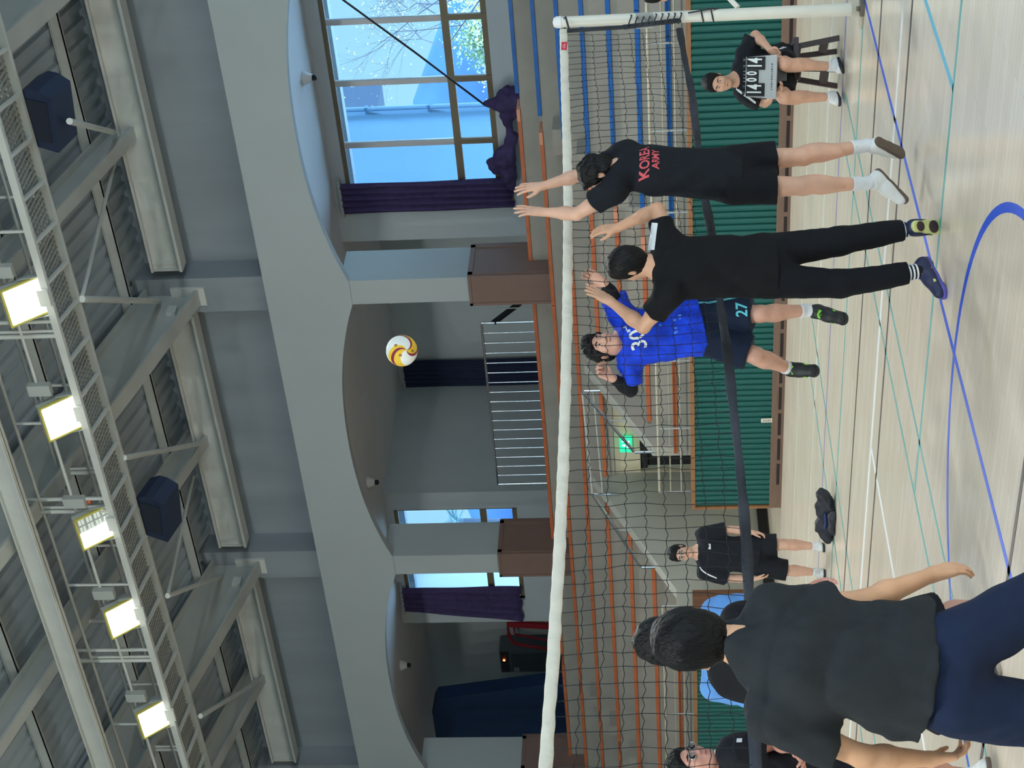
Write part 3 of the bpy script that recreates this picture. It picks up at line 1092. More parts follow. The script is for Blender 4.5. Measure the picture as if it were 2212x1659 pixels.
MB().box(cb.x + 0.06, ca.x - 0.1, 28.385, 28.4, 3.8, zt - 0.28).build('front_grille', mat('cab_dark', (58, 72, 82), 0.5), e)
MB().box(cb.x + 0.05, cb.x + 0.19, 28.37, 28.385, zt - 0.45, zt - 0.32).build('notice', mat('notice', (150, 160, 168), 0.6), e)
# standing mat: slanted top edge
e = empty('gym_mat', (-29.5, 26.2, 3.62), 'big dark blue folded mat standing behind the left arch', 'mat')
q = [aty(944, 1508, 26.0), aty(930, 1545, 26.0), aty(926, 1600, 26.0)]
zz = q[0].z
mb = MB()
a0 = aty(1175, 1478, 26.0)
poly = [(a0.x, 3.62), (a0.x, a0.z), (q[0].x, q[0].z), (q[0].x - 0.22, q[0].z + 0.1), (q[0].x - 0.5, q[0].z + 0.16), (q[0].x - 2.4, q[0].z + 0.16), (q[0].x - 2.4, 3.62)]
mb.prism(poly, 'y', 26.0, 26.34)
mb.build('mat_cover', M['bluemat'], e)
MB().prism([(p_[0], p_[1] + 0.012) for p_ in poly[1:5]] + [(p_[0], p_[1] - 0.03) for p_ in reversed(poly[1:5])], 'y', 25.985, 26.0).build('piping', M['navycloth'], e)
# brown board below at the far left belongs to the column

# ------------------------------------------------ outside
M['bounce'] = mat('bounce_slab_pale', (214, 212, 206), 0.8)
struct('bounce_slab', MB().box(-60, 20, 26.75, 39.9, 3.2, 3.55), M['bounce'])  # unseen pale slab, added to bounce sunlight up to the gallery ceiling
struct('ground_outside', MB().box(-300, 200, 40.5, 300, -1.0, -0.5), mat('field', (120, 126, 92), 0.9, var=0.3, vscale=0.1))
dp = empty('downpipe', (-16.93, 30.9, 3.5), 'pale vertical downpipe on the outer wall corner seen through the large window', 'pipe')
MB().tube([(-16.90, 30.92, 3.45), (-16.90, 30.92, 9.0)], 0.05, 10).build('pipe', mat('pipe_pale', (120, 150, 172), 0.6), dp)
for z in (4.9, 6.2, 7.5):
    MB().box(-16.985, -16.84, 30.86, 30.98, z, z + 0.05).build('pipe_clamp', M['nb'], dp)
# hill
hv, hf = [], []
NH = 60
hp_ = [(-130, 17), (-90, 23), (-66.5, 20.8), (-64, 20.2), (-63.2, 19.4), (-61, 18.0), (-59, 17.4), (-55, 14.5), (-45, 12), (-20, 9), (20, 7)]
for i in range(NH + 1):
    x = -130 + 150 * i / NH
    for a, b in zip(hp_[:-1], hp_[1:]):
        if a[0] <= x <= b[0]:
            h = a[1] + (b[1] - a[1]) * (x - a[0]) / (b[0] - a[0])
    h += rng.uniform(-0.25, 0.25)
    for j, (yy, f) in enumerate(((104, 0.0), (112, 0.6), (120, 1.0), (150, 0.9))):
        hv.append((x, yy, -1 + (h + 1) * f))
for i in range(NH):
    for j in range(3):
        a = i * 4 + j
        hf.append((a, a + 4, a + 5, a + 1))
struct('hill', MB().add(hv, hf, 0, True), mat('hill_haze_blue', (40, 78, 120), 0.95, var=0.15, vscale=0.4))  # distance haze is put into the hill's blue colour


def tree(name, base, h, label, seed, lean=(0, 0), depth=5, leafn=900, leafm=None, spread=0.55, trunk=0.11, group=None, lsz=0.06):
    r = random.Random(seed)
    e = empty(name, base, label, 'tree', group)
    mb = MB()
    tips = []

    def br(p, d, L, rad, lev):
        pts = [p]
        q = p.copy()
        dd = d.copy()
        for k in range(3):
            dd = (dd + Vector((r.uniform(-.2, .2), r.uniform(-.2, .2), r.uniform(-.1, .16)))).normalized()
            q = q + dd * (L / 3)
            pts.append(q.copy())
        mb.tube(pts, [rad, rad * .85, rad * .7, rad * .55], 5, cap=False)
        if lev >= 2:
            tips.extend(pts[1:])
        if lev < depth:
            for k in range(3 if lev else 4):
                v = (dd + Vector((r.uniform(-1, 1), r.uniform(-1, 1), r.uniform(-.5, .7))) * spread * 1.6).normalized()
                br(pts[r.choice([1, 2, 3])] if lev else pts[r.choice([2, 3])], v, L * r.uniform(.55, .8), rad * .5, lev + 1)
    br(Vector(base), Vector((lean[0], lean[1], 1)).normalized(), h * 0.42, trunk, 0)
    mb.build('branches', mat(name + '_bark', (104, 96, 104), 0.9), e)
    lf = MB()
    for k in range(leafn):
        p = r.choice(tips) + Vector((r.gauss(0, .22), r.gauss(0, .22), r.gauss(0, .22)))
        a = Vector((r.uniform(-1, 1), r.uniform(-1, 1), r.uniform(-1, 1))).normalized() * r.uniform(lsz * .5, lsz)
        b = a.cross(Vector((r.uniform(-1, 1), r.uniform(-1, 1), r.uniform(-1, 1)))).normalized() * r.uniform(lsz * .35, lsz * .7)
        lf.add([p - a, p + b, p + a, p - b], [(0, 1, 2, 3)], r.choice([0, 0, 1]))
    o = lf.build('leaves', leafm, e)
    o['kind'] = 'stuff'
    return e


LA, LB = mat('leaf_yellow', (232, 214, 150), 0.8), mat('leaf_white', (236, 238, 226), 0.8)
LG, LH = mat('leaf_green', (150, 168, 118), 0.8), mat('leaf_grey', (196, 206, 206), 0.8)
tree('bare_tree', (-14.3, 33.0, 3.4), 6.0, 'thin bare tree with sparse yellow leaves outside the large window', 4, (-0.34, 0.1), 5, 650, [LA, LB], 0.55, 0.05, None, 0.035)
for i, (x, y, h, lab) in enumerate(((-16.9, 35.5, 3.0, 'pale bushy tree outside, behind the top right corner panes of the large window'), (-18.6, 37.2, 2.9, 'pale bushy tree outside, low in the middle of the right window panes'), (-20.6, 39.0, 2.7, 'pale bushy tree outside beside the downpipe of the neighbouring wall'))):
    tree('bushy_tree', (x, y, 3.4), h, lab, 20 + i, (0, 0), 4, 4200, [LG, LH] if i % 2 else [LA, LH], 0.7, 0.05, 'bushy trees outside the large window')
# palm outside the narrow window
pm = empty('palm_tree', (-29.2, 33, 0), 'palm tree outside the narrow window beside the second column', 'tree')
cpt = aty(990, 1128, 33.0)
MB().tube([(cpt.x - 0.2, 33, 3.3), (cpt.x - 0.1, 33, 5.2), cpt], [0.16, 0.13, 0.11], 10).build('trunk', mat('palm_bark', (96, 104, 120), 0.9), pm)
fr = MB()
for k in range(17):
    a = 2 * math.pi * k / 17
    el = rng.uniform(-0.25, 1.0)
    d = Vector((math.cos(a) * math.cos(el), math.sin(a) * math.cos(el), math.sin(el)))
    L = rng.uniform(.75, 1.05)
    pts = [cpt + d * (L * t) + Vector((0, 0, -0.35 * t * t * L)) for t in (0, .33, .66, 1)]
    fr.tube(pts, [.018, .014, .01, .005], 4, cap=False)
    s = d.cross(Vector((0, 0, 1))).normalized()
    for t in np.linspace(.2, 1, 14):
        b = cpt + d * (L * t) + Vector((0, 0, -0.35 * t * t * L))
        for sg in (-1, 1):
            tip = b + s * (sg * .24 * (1.1 - 0.6 * t)) + d * .12 + Vector((0, 0, -.05))
            w_ = d * .018
            fr.add([b - w_, tip, b + w_], [(0, 1, 2)])
fr.build('fronds', mat('palm_leaf', (92, 124, 130), 0.7), pm)

# rope running to the tied curtain in the large window
ra_, rb_ = aty(736, -4, 25.6), aty(1046, 226, 25.9)
rope = MB().tube([ra_, ra_.lerp(rb_, .5) + Vector((0, 0, -0.02)), rb_], 0.018, 6)
tag(rope.build('rope', M['black']), 'thin dark cord slanting across the large window to the curtain', 'rope')
# ================================================================== PEOPLE (implicit surfaces -> one smooth mesh)
def V3(p):
    return np.array([p[0], p[1], p[2]], np.float64)


def nrmz(v):
    v = np.asarray(v, float)
    return v / max(1e-9, np.linalg.norm(v))


class Field:
    def __init__(s, lo, hi, h):
        s.h = h
        s.lo = np.array(lo, float)
        s.n = np.maximum(4, np.ceil((np.array(hi, float) - s.lo) / h).astype(int) + 1)
        s.D = np.full(s.n, 9.0, np.float32)
        s.ax = [(s.lo[i] + h * np.arange(s.n[i])).astype(np.float32) for i in range(3)]

    def _sl(s, lo, hi):
        a = np.clip(np.floor((np.array(lo) - s.lo) / s.h).astype(int), 0, s.n)
        b = np.clip(np.ceil((np.array(hi) - s.lo) / s.h).astype(int) + 1, 0, s.n)
        if np.any(b <= a):
            return None
        return tuple(slice(i, j) for i, j in zip(a, b))

    def _put(s, f, lo, hi, k, op):
        m = k + 3 * s.h
        sl = s._sl(np.array(lo) - m, np.array(hi) + m)
        if sl is None:
            return
        X = s.ax[0][sl[0]][:, None, None]
        Y = s.ax[1][sl[1]][None, :, None]
        Z = s.ax[2][sl[2]][None, None, :]
        d = f(X, Y, Z).astype(np.float32)
        A = s.D[sl]
        if op == '+':
            if k > 0:
                h = np.clip(0.5 + 0.5 * (A - d) / k, 0, 1)
                s.D[sl] = A * (1 - h) + d * h - k * h * (1 - h)
            else:
                s.D[sl] = np.minimum(A, d)
        else:
            if k > 0:
                h = np.clip(0.5 - 0.5 * (A + d) / k, 0, 1)
                s.D[sl] = A * (1 - h) - d * h + k * h * (1 - h)
            else:
                s.D[sl] = np.maximum(A, -d)

    def cap(s, a, b, ra, rb, k=0.02, op='+', sq=None, sf=1.0, flat=False, flat0=False):
        """tapered capsule; sq/sf stretch the section along a direction; flat: cut square at b (flat0: at a)"""
        a, b = V3(a), V3(b)
        ba = b - a
        L = np.linalg.norm(ba)
        if L < 1e-6:
            return
        u = ba / L
        R = max(ra, rb) * max(1.0, sf)
        q = None
        if sq is not None:
            q = nrmz(V3(sq) - u * np.dot(V3(sq), u))

        def f(X, Y, Z):
            px, py, pz = X - a[0], Y - a[1], Z - a[2]
            t = px * u[0] + py * u[1] + pz * u[2]
            if q is not None:
                e = (px * q[0] + py * q[1] + pz * q[2]) * (1.0 / sf - 1.0)
                px, py, pz = px + q[0] * e, py + q[1] * e, pz + q[2] * e
            tt = np.clip(t, 0 if not flat0 else 0, L) if not (flat or flat0) else np.clip(t, 0, L)
            rr = ra + (rb - ra) * np.clip(t / L, 0, 1)
            if flat:
                tt = np.where(t > L, t, tt)
            if flat0:
                tt = np.where(t < 0, t, tt)
            d = np.sqrt((px - u[0] * tt) ** 2 + (py - u[1] * tt) ** 2 + (pz - u[2] * tt) ** 2) - rr
            if flat:
                d = np.maximum(d, t - L)
            if flat0:
                d = np.maximum(d, -t)
            return d
        s._put(f, np.minimum(a, b) - R, np.maximum(a, b) + R, k, op)

    def ell(s, c, axes, rad, k=0.02, op='+'):
        c = V3(c)
        A = [nrmz(V3(q)) for q in axes]
        R = max(rad)

        def f(X, Y, Z):
            px, py, pz = X - c[0], Y - c[1], Z - c[2]
            k0 = 0
            k1 = 0
            for q, r in zip(A, rad):
                e = px * q[0] + py * q[1] + pz * q[2]
                k0 = k0 + (e / r) ** 2
                k1 = k1 + (e / (r * r)) ** 2
            k0 = np.sqrt(k0)
            return k0 * (k0 - 1.0) / np.maximum(np.sqrt(k1), 1e-6)
        s._put(f, c - R, c + R, k, op)

    def cut(s, p, n):
        """remove everything on the side the normal points to"""
        p, n = V3(p), nrmz(V3(n))
        d = (s.ax[0][:, None, None] - p[0]) * n[0] + (s.ax[1][None, :, None] - p[1]) * n[1] + (s.ax[2][None, None, :] - p[2]) * n[2]
        s.D = np.maximum(s.D, d.astype(np.float32))

    def noise(s, amp, freq, seed=0, along=None, squash=0.35):
        r = np.random.RandomState(seed)
        X = s.ax[0][:, None, None]
        Y = s.ax[1][None, :, None]
        Z = s.ax[2][None, None, :]
        tot = 0
        for k in range(5):
            d = r.normal(size=3)
            if along is not None:
                al = nrmz(V3(along))
                d = d - al * np.dot(d, al) * (1 - squash)
            d = nrmz(d) * freq * (0.6 + 0.25 * k)
            d2 = nrmz(r.normal(size=3)) * freq * 0.5
            ph = r.rand() * 6
            tot = tot + np.sin(X * d[0] + Y * d[1] + Z * d[2] + ph + 1.3 * np.sin(X * d2[0] + Y * d2[1] + Z * d2[2])) / (1 + 0.3 * k)
        s.D = s.D + (amp * tot / 2.2).astype(np.float32)

    def crease(s, amp, freq, seed, along):
        """a few long soft-edged drapery folds running roughly along a direction"""
        r = np.random.RandomState(seed)
        X = s.ax[0][:, None, None]
        Y = s.ax[1][None, :, None]
        Z = s.ax[2][None, None, :]
        al = nrmz(along)
        tot = 0
        for k in range(2):
            d = r.normal(size=3)
            d = nrmz(d - al * np.dot(d, al) * 0.85) * freq * (1 + 0.7 * k)
            e = nrmz(al + 0.4 * r.normal(size=3)) * freq * 0.35
            ph = r.rand() * 6
            q = np.abs(np.sin(X * d[0] + Y * d[1] + Z * d[2] + ph + 0.9 * np.sin(X * e[0] + Y * e[1] + Z * e[2] + ph)))
            tot = tot + (np.sqrt(q + 0.02) - 0.75) / (1 + k)
        s.D = s.D - (amp * tot).astype(np.float32)

    def mesh(s, name='m', smooth_it=1):
        D = s.D
        I = D < 0
        n = D.shape
        c = np.zeros((n[0] - 1, n[1] - 1, n[2] - 1), np.int8)
        offs = [(i, j, k) for i in (0, 1) for j in (0, 1) for k in (0, 1)]
        for (i, j, k) in offs:
            c += I[i:n[0] - 1 + i, j:n[1] - 1 + j, k:n[2] - 1 + k]
        mask = (c > 0) & (c < 8)
        idx = np.argwhere(mask)
        if len(idx) == 0:
            me = bpy.data.meshes.new(name)
            return me
        vid = np.full(mask.shape, -1, np.int32)
        vid[mask] = np.arange(len(idx))
        acc = np.zeros((len(idx), 3))
        cnt = np.zeros(len(idx))
        edges = [(a, b) for a in offs for b in offs if sum(b) - sum(a) == 1 and all(q >= p for p, q in zip(a, b))]
        for a, b in edges:
            da = D[idx[:, 0] + a[0], idx[:, 1] + a[1], idx[:, 2] + a[2]]
            db = D[idx[:, 0] + b[0], idx[:, 1] + b[1], idx[:, 2] + b[2]]
            x = (da < 0) != (db < 0)
            t = np.where(x, da / np.where(x, da - db, 1), 0)
            P = np.array(a)[None] + (np.array(b) - np.array(a))[None] * t[:, None]
            acc += np.where(x[:, None], P, 0)
            cnt += x
        verts = (idx + acc / cnt[:, None]) * s.h + s.lo
        F = []
        for ax in range(3):
            o = [(1, 2), (2, 0), (0, 1)][ax]
            A = [slice(None)] * 3
            B = [slice(None)] * 3
            A[ax] = slice(0, n[ax] - 1)
            B[ax] = slice(1, n[ax])
            ch = I[tuple(A)] != I[tuple(B)]
            e = np.argwhere(ch)
            ok = (e[:, o[0]] >= 1) & (e[:, o[1]] >= 1) & (e[:, o[0]] < n[o[0]] - 1) & (e[:, o[1]] < n[o[1]] - 1)
            e = e[ok]
            sg = I[tuple(A)][e[:, 0], e[:, 1], e[:, 2]]
            q = []
            for (p, r_) in ((1, 1), (0, 1), (0, 0), (1, 0)):
                g = e.copy()
                g[:, o[0]] -= p
                g[:, o[1]] -= r_
                q.append(vid[g[:, 0], g[:, 1], g[:, 2]])
            q = np.stack(q, 1)
            q[~sg] = q[~sg][:, ::-1]
            F.append(q)
        F = np.concatenate(F)
        F = F[(F >= 0).all(1)]
        for _ in range(smooth_it):
            S = np.zeros_like(verts)
            C = np.zeros(len(verts))
            for i in range(4):
                a, b = F[:, i], F[:, (i + 1) % 4]
                np.add.at(S, a, verts[b])
                np.add.at(C, a, 1)
                np.add.at(S, b, verts[a])
                np.add.at(C, b, 1)
            verts = verts * 0.5 + 0.5 * S / np.maximum(C, 1)[:, None]
        me = bpy.data.meshes.new(name)
        me.vertices.add(len(verts))
        me.vertices.foreach_set('co', verts.astype(np.float32).ravel())
        me.loops.add(len(F) * 4)
        me.loops.foreach_set('vertex_index', F.astype(np.int32).ravel())
        me.polygons.add(len(F))
        me.polygons.foreach_set('loop_start', np.arange(0, len(F) * 4, 4, dtype=np.int32))
        me.update(calc_edges=True)
        me.validate()
        me.polygons.foreach_set('use_smooth', np.ones(len(me.polygons), bool))
        return me


def fabric(name, rgb, rough=0.85, bump=0.25, bs=220):
    return mat(name, rgb, rough, spec=0.25, var=0.08, vscale=14, bump=bump, bscale=bs)


SKIN = {}


def skin_mat(rgb):
    k = tuple(rgb)
    if k not in SKIN:
        m = mat('skin_%d' % len(SKIN), rgb, 0.52, spec=0.4, var=0.10, vscale=9, bump=0.05, bscale=120)
        b = m.node_tree.nodes['Principled BSDF']
        b.inputs['Subsurface Weight'].default_value = 0.0
        SKIN[k] = m
    return SKIN[k]


HAIR = mat('black_hair', (9, 9, 11), 0.5, spec=0.25, var=0.2, vscale=30, bump=0.6, bscale=90, stretch=(1, 1, 0.25))
EYEW = mat('eye_white', (226, 222, 216), 0.3)
EYEB = mat('eye_dark', (28, 20, 18), 0.2)
LIP = mat('lips', (168, 98, 92), 0.5)
METALW = mat('glasses_frame', (190, 196, 198), 0.25, metal=0.7)
LENS = mat('glasses_lens', (200, 214, 218), 0.08, spec=0.8)


def project(vs2, faces, center, right, up, target, m, name, parent, off=0.004, nvec=None, dist=0.4):
    """lay flat artwork on a garment: every point is shot at the cloth along the artwork's normal"""
    bm = bmesh.new()
    bm.from_mesh(target.data)
    bvh = BVHTree.FromBMesh(bm)
    bm.free()
    center, right, up = Vector(center), Vector(right).normalized(), Vector(up)
    up = (up - right * up.dot(right)).normalized()
    nv = Vector(nvec).normalized() if nvec is not None else right.cross(up).normalized()
    out = []
    last = None
    for (a, b) in vs2:
        o = center + right * a + up * b + nv * dist
        h = bvh.ray_cast(o, -nv, dist * 2.2)
        if h[0] is None:
            p = (center + right * a + up * b) if last is None else o - nv * last
        else:
            last = h[3]
            p = h[0] + nv * off
        out.append(p)
    mb = MB()
    mb.add(out, faces)
    me = bpy.data.meshes.new(name)
    me.from_pydata([tuple(p) for p in out], [], faces)
    me.validate()
    return link(name, me, m, parent)


def text2(s, size, bold=0.0, sx=1.0):
    cu = bpy.data.curves.new('txt', 'FONT')
    cu.body = s
    cu.size = size
    cu.offset = bold
    cu.align_x = 'CENTER'
    cu.align_y = 'CENTER'
    cu.resolution_u = 3
    o = bpy.data.objects.new('txt', cu)
    COL.objects.link(o)
    dg = bpy.context.evaluated_depsgraph_get()
    me = bpy.data.meshes.new_from_object(o.evaluated_get(dg))
    bm = bmesh.new()
    bm.from_mesh(me)
    bmesh.ops.triangulate(bm, faces=bm.faces)
    bmesh.ops.subdivide_edges(bm, edges=[e for e in bm.edges if e.calc_length() > size * 0.35], cuts=2, use_grid_fill=True)
    bmesh.ops.triangulate(bm, faces=bm.faces)
    bm.verts.ensure_lookup_table()
    vs = [(v.co.x * sx, v.co.y) for v in bm.verts]
    fs = [tuple(v.index for v in f.verts) for f in bm.faces]
    bm.free()
    bpy.data.objects.remove(o, do_unlink=True)
    bpy.data.meshes.remove(me)
    return vs, fs


def quad2(w, h, n=6):
    vs = [(-w / 2 + w * i / n, -h / 2 + h * j / n) for j in range(n + 1) for i in range(n + 1)]
    fs = [(j * (n + 1) + i, j * (n + 1) + i + 1, (j + 1) * (n + 1) + i + 1, (j + 1) * (n + 1) + i) for j in range(n) for i in range(n)]
    return vs, fs


def hand(F, wr, d, n, side, curl=0.25, spread=0.10, sc=1.0, thumb=0.8, R=1.0):
    """five fingers; d: towards the fingertips, n: where the palm faces, side +1 right / -1 left hand"""
    wr, d = V3(wr), nrmz(d)
    n = nrmz(V3(n) - d * np.dot(V3(n), d))
    ts = np.cross(d, n) * side
    offs = (0.031, 0.0105, -0.0105, -0.030)
    lens = ((.044, .026, .021), (.048, .030, .022), (.044, .028, .021), (.034, .021, .018))
    for i, o in enumerate(offs):
        a = wr + (d * 0.012 + ts * o * 0.55) * sc
        b = wr + (d * (0.088 - abs(o) * 0.28) + ts * o) * sc
        F.cap(a, b, 0.015 * sc * R, 0.0125 * sc * R, 0.014)
    F.ell(wr + (d * 0.05 + n * 0.004) * sc, (d, ts, n), (0.05 * sc, 0.036 * sc, 0.016 * sc * R), 0.01)
    cl = curl if isinstance(curl, (list, tuple)) else [curl] * 4
    for i, o in enumerate(offs):
        p = wr + (d * (0.088 - abs(o) * 0.28) + ts * o) * sc
        ang = 0.0
        lat = spread * (o / 0.03)
        for j in range(3):
            ang += cl[i] * (0.75 if j == 0 else 1.15)
            dd = nrmz(d * math.cos(ang) + n * math.sin(ang) + ts * lat * (1.0 if ang < 1.0 else 0.2))
            q = p + dd * lens[i][j] * sc
            F.cap(p, q, (0.0102 - 0.0009 * j - (0.001 if i == 3 else 0)) * sc * R, (0.0096 - 0.0010 * j - (0.001 if i == 3 else 0)) * sc * R, 0.004)
            p = q
    a = wr + (d * 0.018 + ts * 0.020) * sc
    t1 = nrmz(d * 0.62 + ts * (0.62 * thumb + 0.12) + n * 0.35)
    b = a + t1 * 0.042 * sc
    t2 = nrmz(d * 0.85 + ts * 0.42 * thumb + n * 0.30)
    c = b + t2 * 0.034 * sc
    t3 = nrmz(d * 0.95 + ts * 0.15 * thumb + n * 0.32)
    e = c + t3 * 0.026 * sc
    F.cap(a, b, 0.0165 * sc * R, 0.0125 * sc * R, 0.012)
    F.cap(b, c, 0.0118 * sc * R, 0.0105 * sc * R, 0.006)
    F.cap(c, e, 0.0105 * sc * R, 0.0085 * sc * R, 0.005)


class Person:
    def __init__(s, label, J, face, skin=(214, 168, 140), h=0.0065, group=None, g=1.0, headup=None, base=None, hs=1.0, ear=0.0):
        s.hs = hs
        s.ear = ear
        s.J = {k: V3(v) for k, v in J.items()}
        s.h = h
        s.g = g
        J = s.J
        s.up = nrmz(J['neck'] - J['pelvis'])
        r = J['shR'] - J['shL']
        s.rt = nrmz(r - s.up * np.dot(r, s.up))
        s.fw = np.cross(s.up, s.rt)
        s.L = np.linalg.norm(J['neck'] - J['pelvis'])
        s.ff = nrmz(V3(face))
        hu = V3(headup) if headup is not None else np.array([0, 0, 1.0])
        s.fu = nrmz(hu - s.ff * np.dot(hu, s.ff))
        s.fr = np.cross(s.ff, s.fu)
        if base is None:
            base = (J['pelvis'][0], J['pelvis'][1], max(0.0, min(J['ankL'][2], J['ankR'][2]) - 0.09))
        s.root = empty('person', base, label, 'person', group)
        s.skin = skin_mat(skin)
        s.hd = J['head']

    # ---- head frame
    def H(s, r, f, u):
        return s.hd + (s.fr * r + s.ff * f + s.fu * u) * s.hs

    def bounds(s, keys, pad):
        P = np.array([s.J[k] for k in keys])
        return P.min(0) - pad, P.max(0) + pad

    def torso(s, F, inf=0.0, k=0.05):
        J, g, L = s.J, s.g, s.L
        A = (s.rt, s.fw, s.up)
        P = J['pelvis']
        F.ell(P + s.up * 0.02, A, (0.160 * g + inf, 0.115 * g + inf, 0.13 + inf), k)
        F.ell(P + s.up * 0.38 * L, A, (0.140 * g + inf, 0.100 * g + inf, 0.15 + inf), k)
        F.ell(P + s.up * 0.68 * L, A, (0.160 * g + inf, 0.112 * g + inf, 0.18 + inf), k)
        m = (J['shL'] + J['shR']) / 2
        for sd in ('shL', 'shR'):
            v = J[sd]
            F.cap(m + (v - m) * 0.25 - s.up * 0.04, v + (m - v) * 0.08, 0.080 * g + inf, 0.052 * g + inf, k)
            F.cap(J['neck'] + s.up * (0.02 if inf == 0 or inf > 0.03 else -0.016), v + (m - v) * 0.2, 0.050 + inf * 0.5, 0.046 + inf * 0.8, 0.04)

    def head(s, F):
        A = (s.fr, s.ff, s.fu)
        H = s.H
        F.ell(H(0, -0.010, 0.035), A, tuple(q * s.hs for q in (0.074, 0.096, 0.088)), 0.02)
        F.ell(H(0, 0.022, -0.028), A, tuple(q * s.hs for q in (0.062, 0.066, 0.086)), 0.03)
        F.ell(H(0, 0.030, -0.066), A, tuple(q * s.hs for q in (0.050, 0.055, 0.050)), 0.03)
        F.ell(H(0, 0.066, -0.096), A, tuple(q * s.hs for q in (0.026, 0.022, 0.019)), 0.03)
        for sg in (-1, 1):
            F.ell(H(sg * 0.040, 0.060, -0.022), A, tuple(q * s.hs for q in (0.026, 0.024, 0.024)), 0.03)
            F.cap(H(sg * 0.012, 0.088, 0.030), H(sg * 0.050, 0.072, 0.030), 0.010, 0.008, 0.02)
            F.ell(H(sg * 0.031, 0.098, 0.008), A, tuple(q * s.hs for q in (0.017, 0.014, 0.011)), 0.012, '-')
            F.ell(H(sg * (0.076 + s.ear), -0.012, -0.004), A, tuple(q * s.hs for q in (0.010, 0.019, 0.031)), 0.008)
            F.ell(H(sg * (0.083 + s.ear), -0.008, -0.002), A, tuple(q * s.hs for q in (0.006, 0.010, 0.018)), 0.006, '-')
        F.cap(H(0, 0.086, 0.016), H(0, 0.106, -0.026), 0.008, 0.012, 0.014)
        F.cap(H(-0.012, 0.094, -0.030), H(0.012, 0.094, -0.030), 0.009, 0.009, 0.010)
        F.cap(H(-0.017, 0.086, -0.059), H(0.017, 0.086, -0.059), 0.008, 0.008, 0.010)
        F.cap(H(-0.015, 0.084, -0.070), H(0.015, 0.084, -0.070), 0.009, 0.009, 0.008)
        F.cap(H(0, -0.022, -0.055), s.J['neck'] - s.up * 0.03, 0.054, 0.060, 0.035)

    def body(s, hands, legs=True, sockless=False):
        J, g = s.J, s.g
        keys = [k for k in J]
        lo, hi = s.bounds(keys, 0.24)
        F = Field(lo, hi, s.h)
        s.torso(F, 0.0)
        s.head(F)
        for sd in 'LR':
            sh, el, wr = J['sh' + sd], J['el' + sd], J['wr' + sd]
            F.cap(sh, el, 0.050 * g, 0.040 * g, 0.03)
            F.ell(sh + (el - sh) * 0.45, (nrmz(el - sh), np.cross(nrmz(el - sh), s.up) + 1e-6, np.cross(np.cross(nrmz(el - sh), s.up), el - sh) + 1e-6), (0.11, 0.047 * g, 0.047 * g), 0.02)
            F.cap(el, el + (wr - el) * 0.35, 0.040 * g, 0.043 * g, 0.02)
            F.cap(el + (wr - el) * 0.30, wr, 0.042 * g, 0.0265 * g, 0.02)
            hs = hands[sd]
            F.cap(wr, wr + nrmz(hs['d']) * 0.03, 0.026, 0.022, 0.015)
            hand(F, wr, hs['d'], hs['n'], 1 if sd == 'R' else -1, hs.get('curl', .25), hs.get('spread', .1), hs.get('sc', 1.0), hs.get('thumb', .8))
            hp, kn, an = J['hip' + sd], J['kn' + sd], J['an' + sd] if 'an' + sd in J else J['ank' + sd]
            if legs:
                F.cap(hp, kn, 0.086 * g, 0.057 * g, 0.04)
                F.cap(kn, kn + (an - kn) * 0.30, 0.054 * g, 0.056 * g, 0.02)
                F.cap(kn + (an - kn) * 0.28, an, 0.055 * g, 0.036 * g, 0.02)
                back = np.cross(nrmz(an - kn), s.rt)
                F.ell(kn + (an - kn) * 0.30 - s.fw * 0.018, (nrmz(an - kn), s.rt, np.cross(s.rt, nrmz(an - kn))), (0.13, 0.050 * g, 0.050 * g), 0.03)
                F.ell(kn + s.fw * 0.012, (nrmz(an - kn), s.rt, np.cross(s.rt, nrmz(an - kn))), (0.055, 0.048 * g, 0.048 * g), 0.02)
                he, to = J['he' + sd], J['to' + sd]
                F.cap(an, an * 0.5 + (he + (to - he) * 0.28) * 0.5, 0.034, 0.030, 0.02)
        s.bodyo = link('body', F.mesh('body'), s.skin, s.root)
        return s.bodyo

    def face(s, brows=True, glasses=False):
        H = s.H
        for sg in (-1, 1):
            mb = MB()
            mb.lathe([(0.0015, -0.0105), (0.008, -0.007), (0.0105, 0), (0.008, 0.007), (0.0015, 0.0105)], H(sg * 0.031, 0.0815, 0.008), s.ff, 12)
            o = mb.build('eye', EYEW, s.root)
            MB().lathe([(0.0065, 0.006), (0.0052, 0.0098), (0.001, 0.0112)], H(sg * 0.031, 0.0815, 0.008), s.ff, 12).build('iris', EYEB, o)
            if brows:
                MB().tube([H(sg * 0.013, 0.0985, 0.027), H(sg * 0.030, 0.0965, 0.034), H(sg * 0.050, 0.080, 0.030)], [0.0035, 0.0042, 0.002], 6).build('eyebrow', HAIR, s.root)
        MB().tube([H(-0.023, 0.088, -0.0645), H(-0.008, 0.0955, -0.062), H(0, 0.0955, -0.063), H(0.008, 0.0955, -0.062), H(0.023, 0.088, -0.0645)], [0.002, 0.0052, 0.005, 0.0052, 0.002], 6).build('mouth', LIP, s.root)
        if glasses:
            gl = MB()
            for sg in (-1, 1):
                pts = []
                for k in range(17):
                    a = 2 * math.pi * k / 16
                    pts.append(H(sg * 0.033 + 0.026 * math.cos(a), 0.110 - 0.05 * abs(0.0 * a), 0.006 + 0.019 * math.sin(a)))
                gl.tube(pts, 0.0022, 6, cap=False)
                gl.tube([H(sg * 0.059, 0.108, 0.010), H(sg * 0.078, 0.07, 0.010), H(sg * 0.080, -0.015, 0.012)], 0.0022, 6)
            gl.tube([H(-0.008, 0.111, 0.010), H(0.008, 0.111, 0.010)], 0.002, 6)
            o = gl.build('glasses', METALW, s.root)
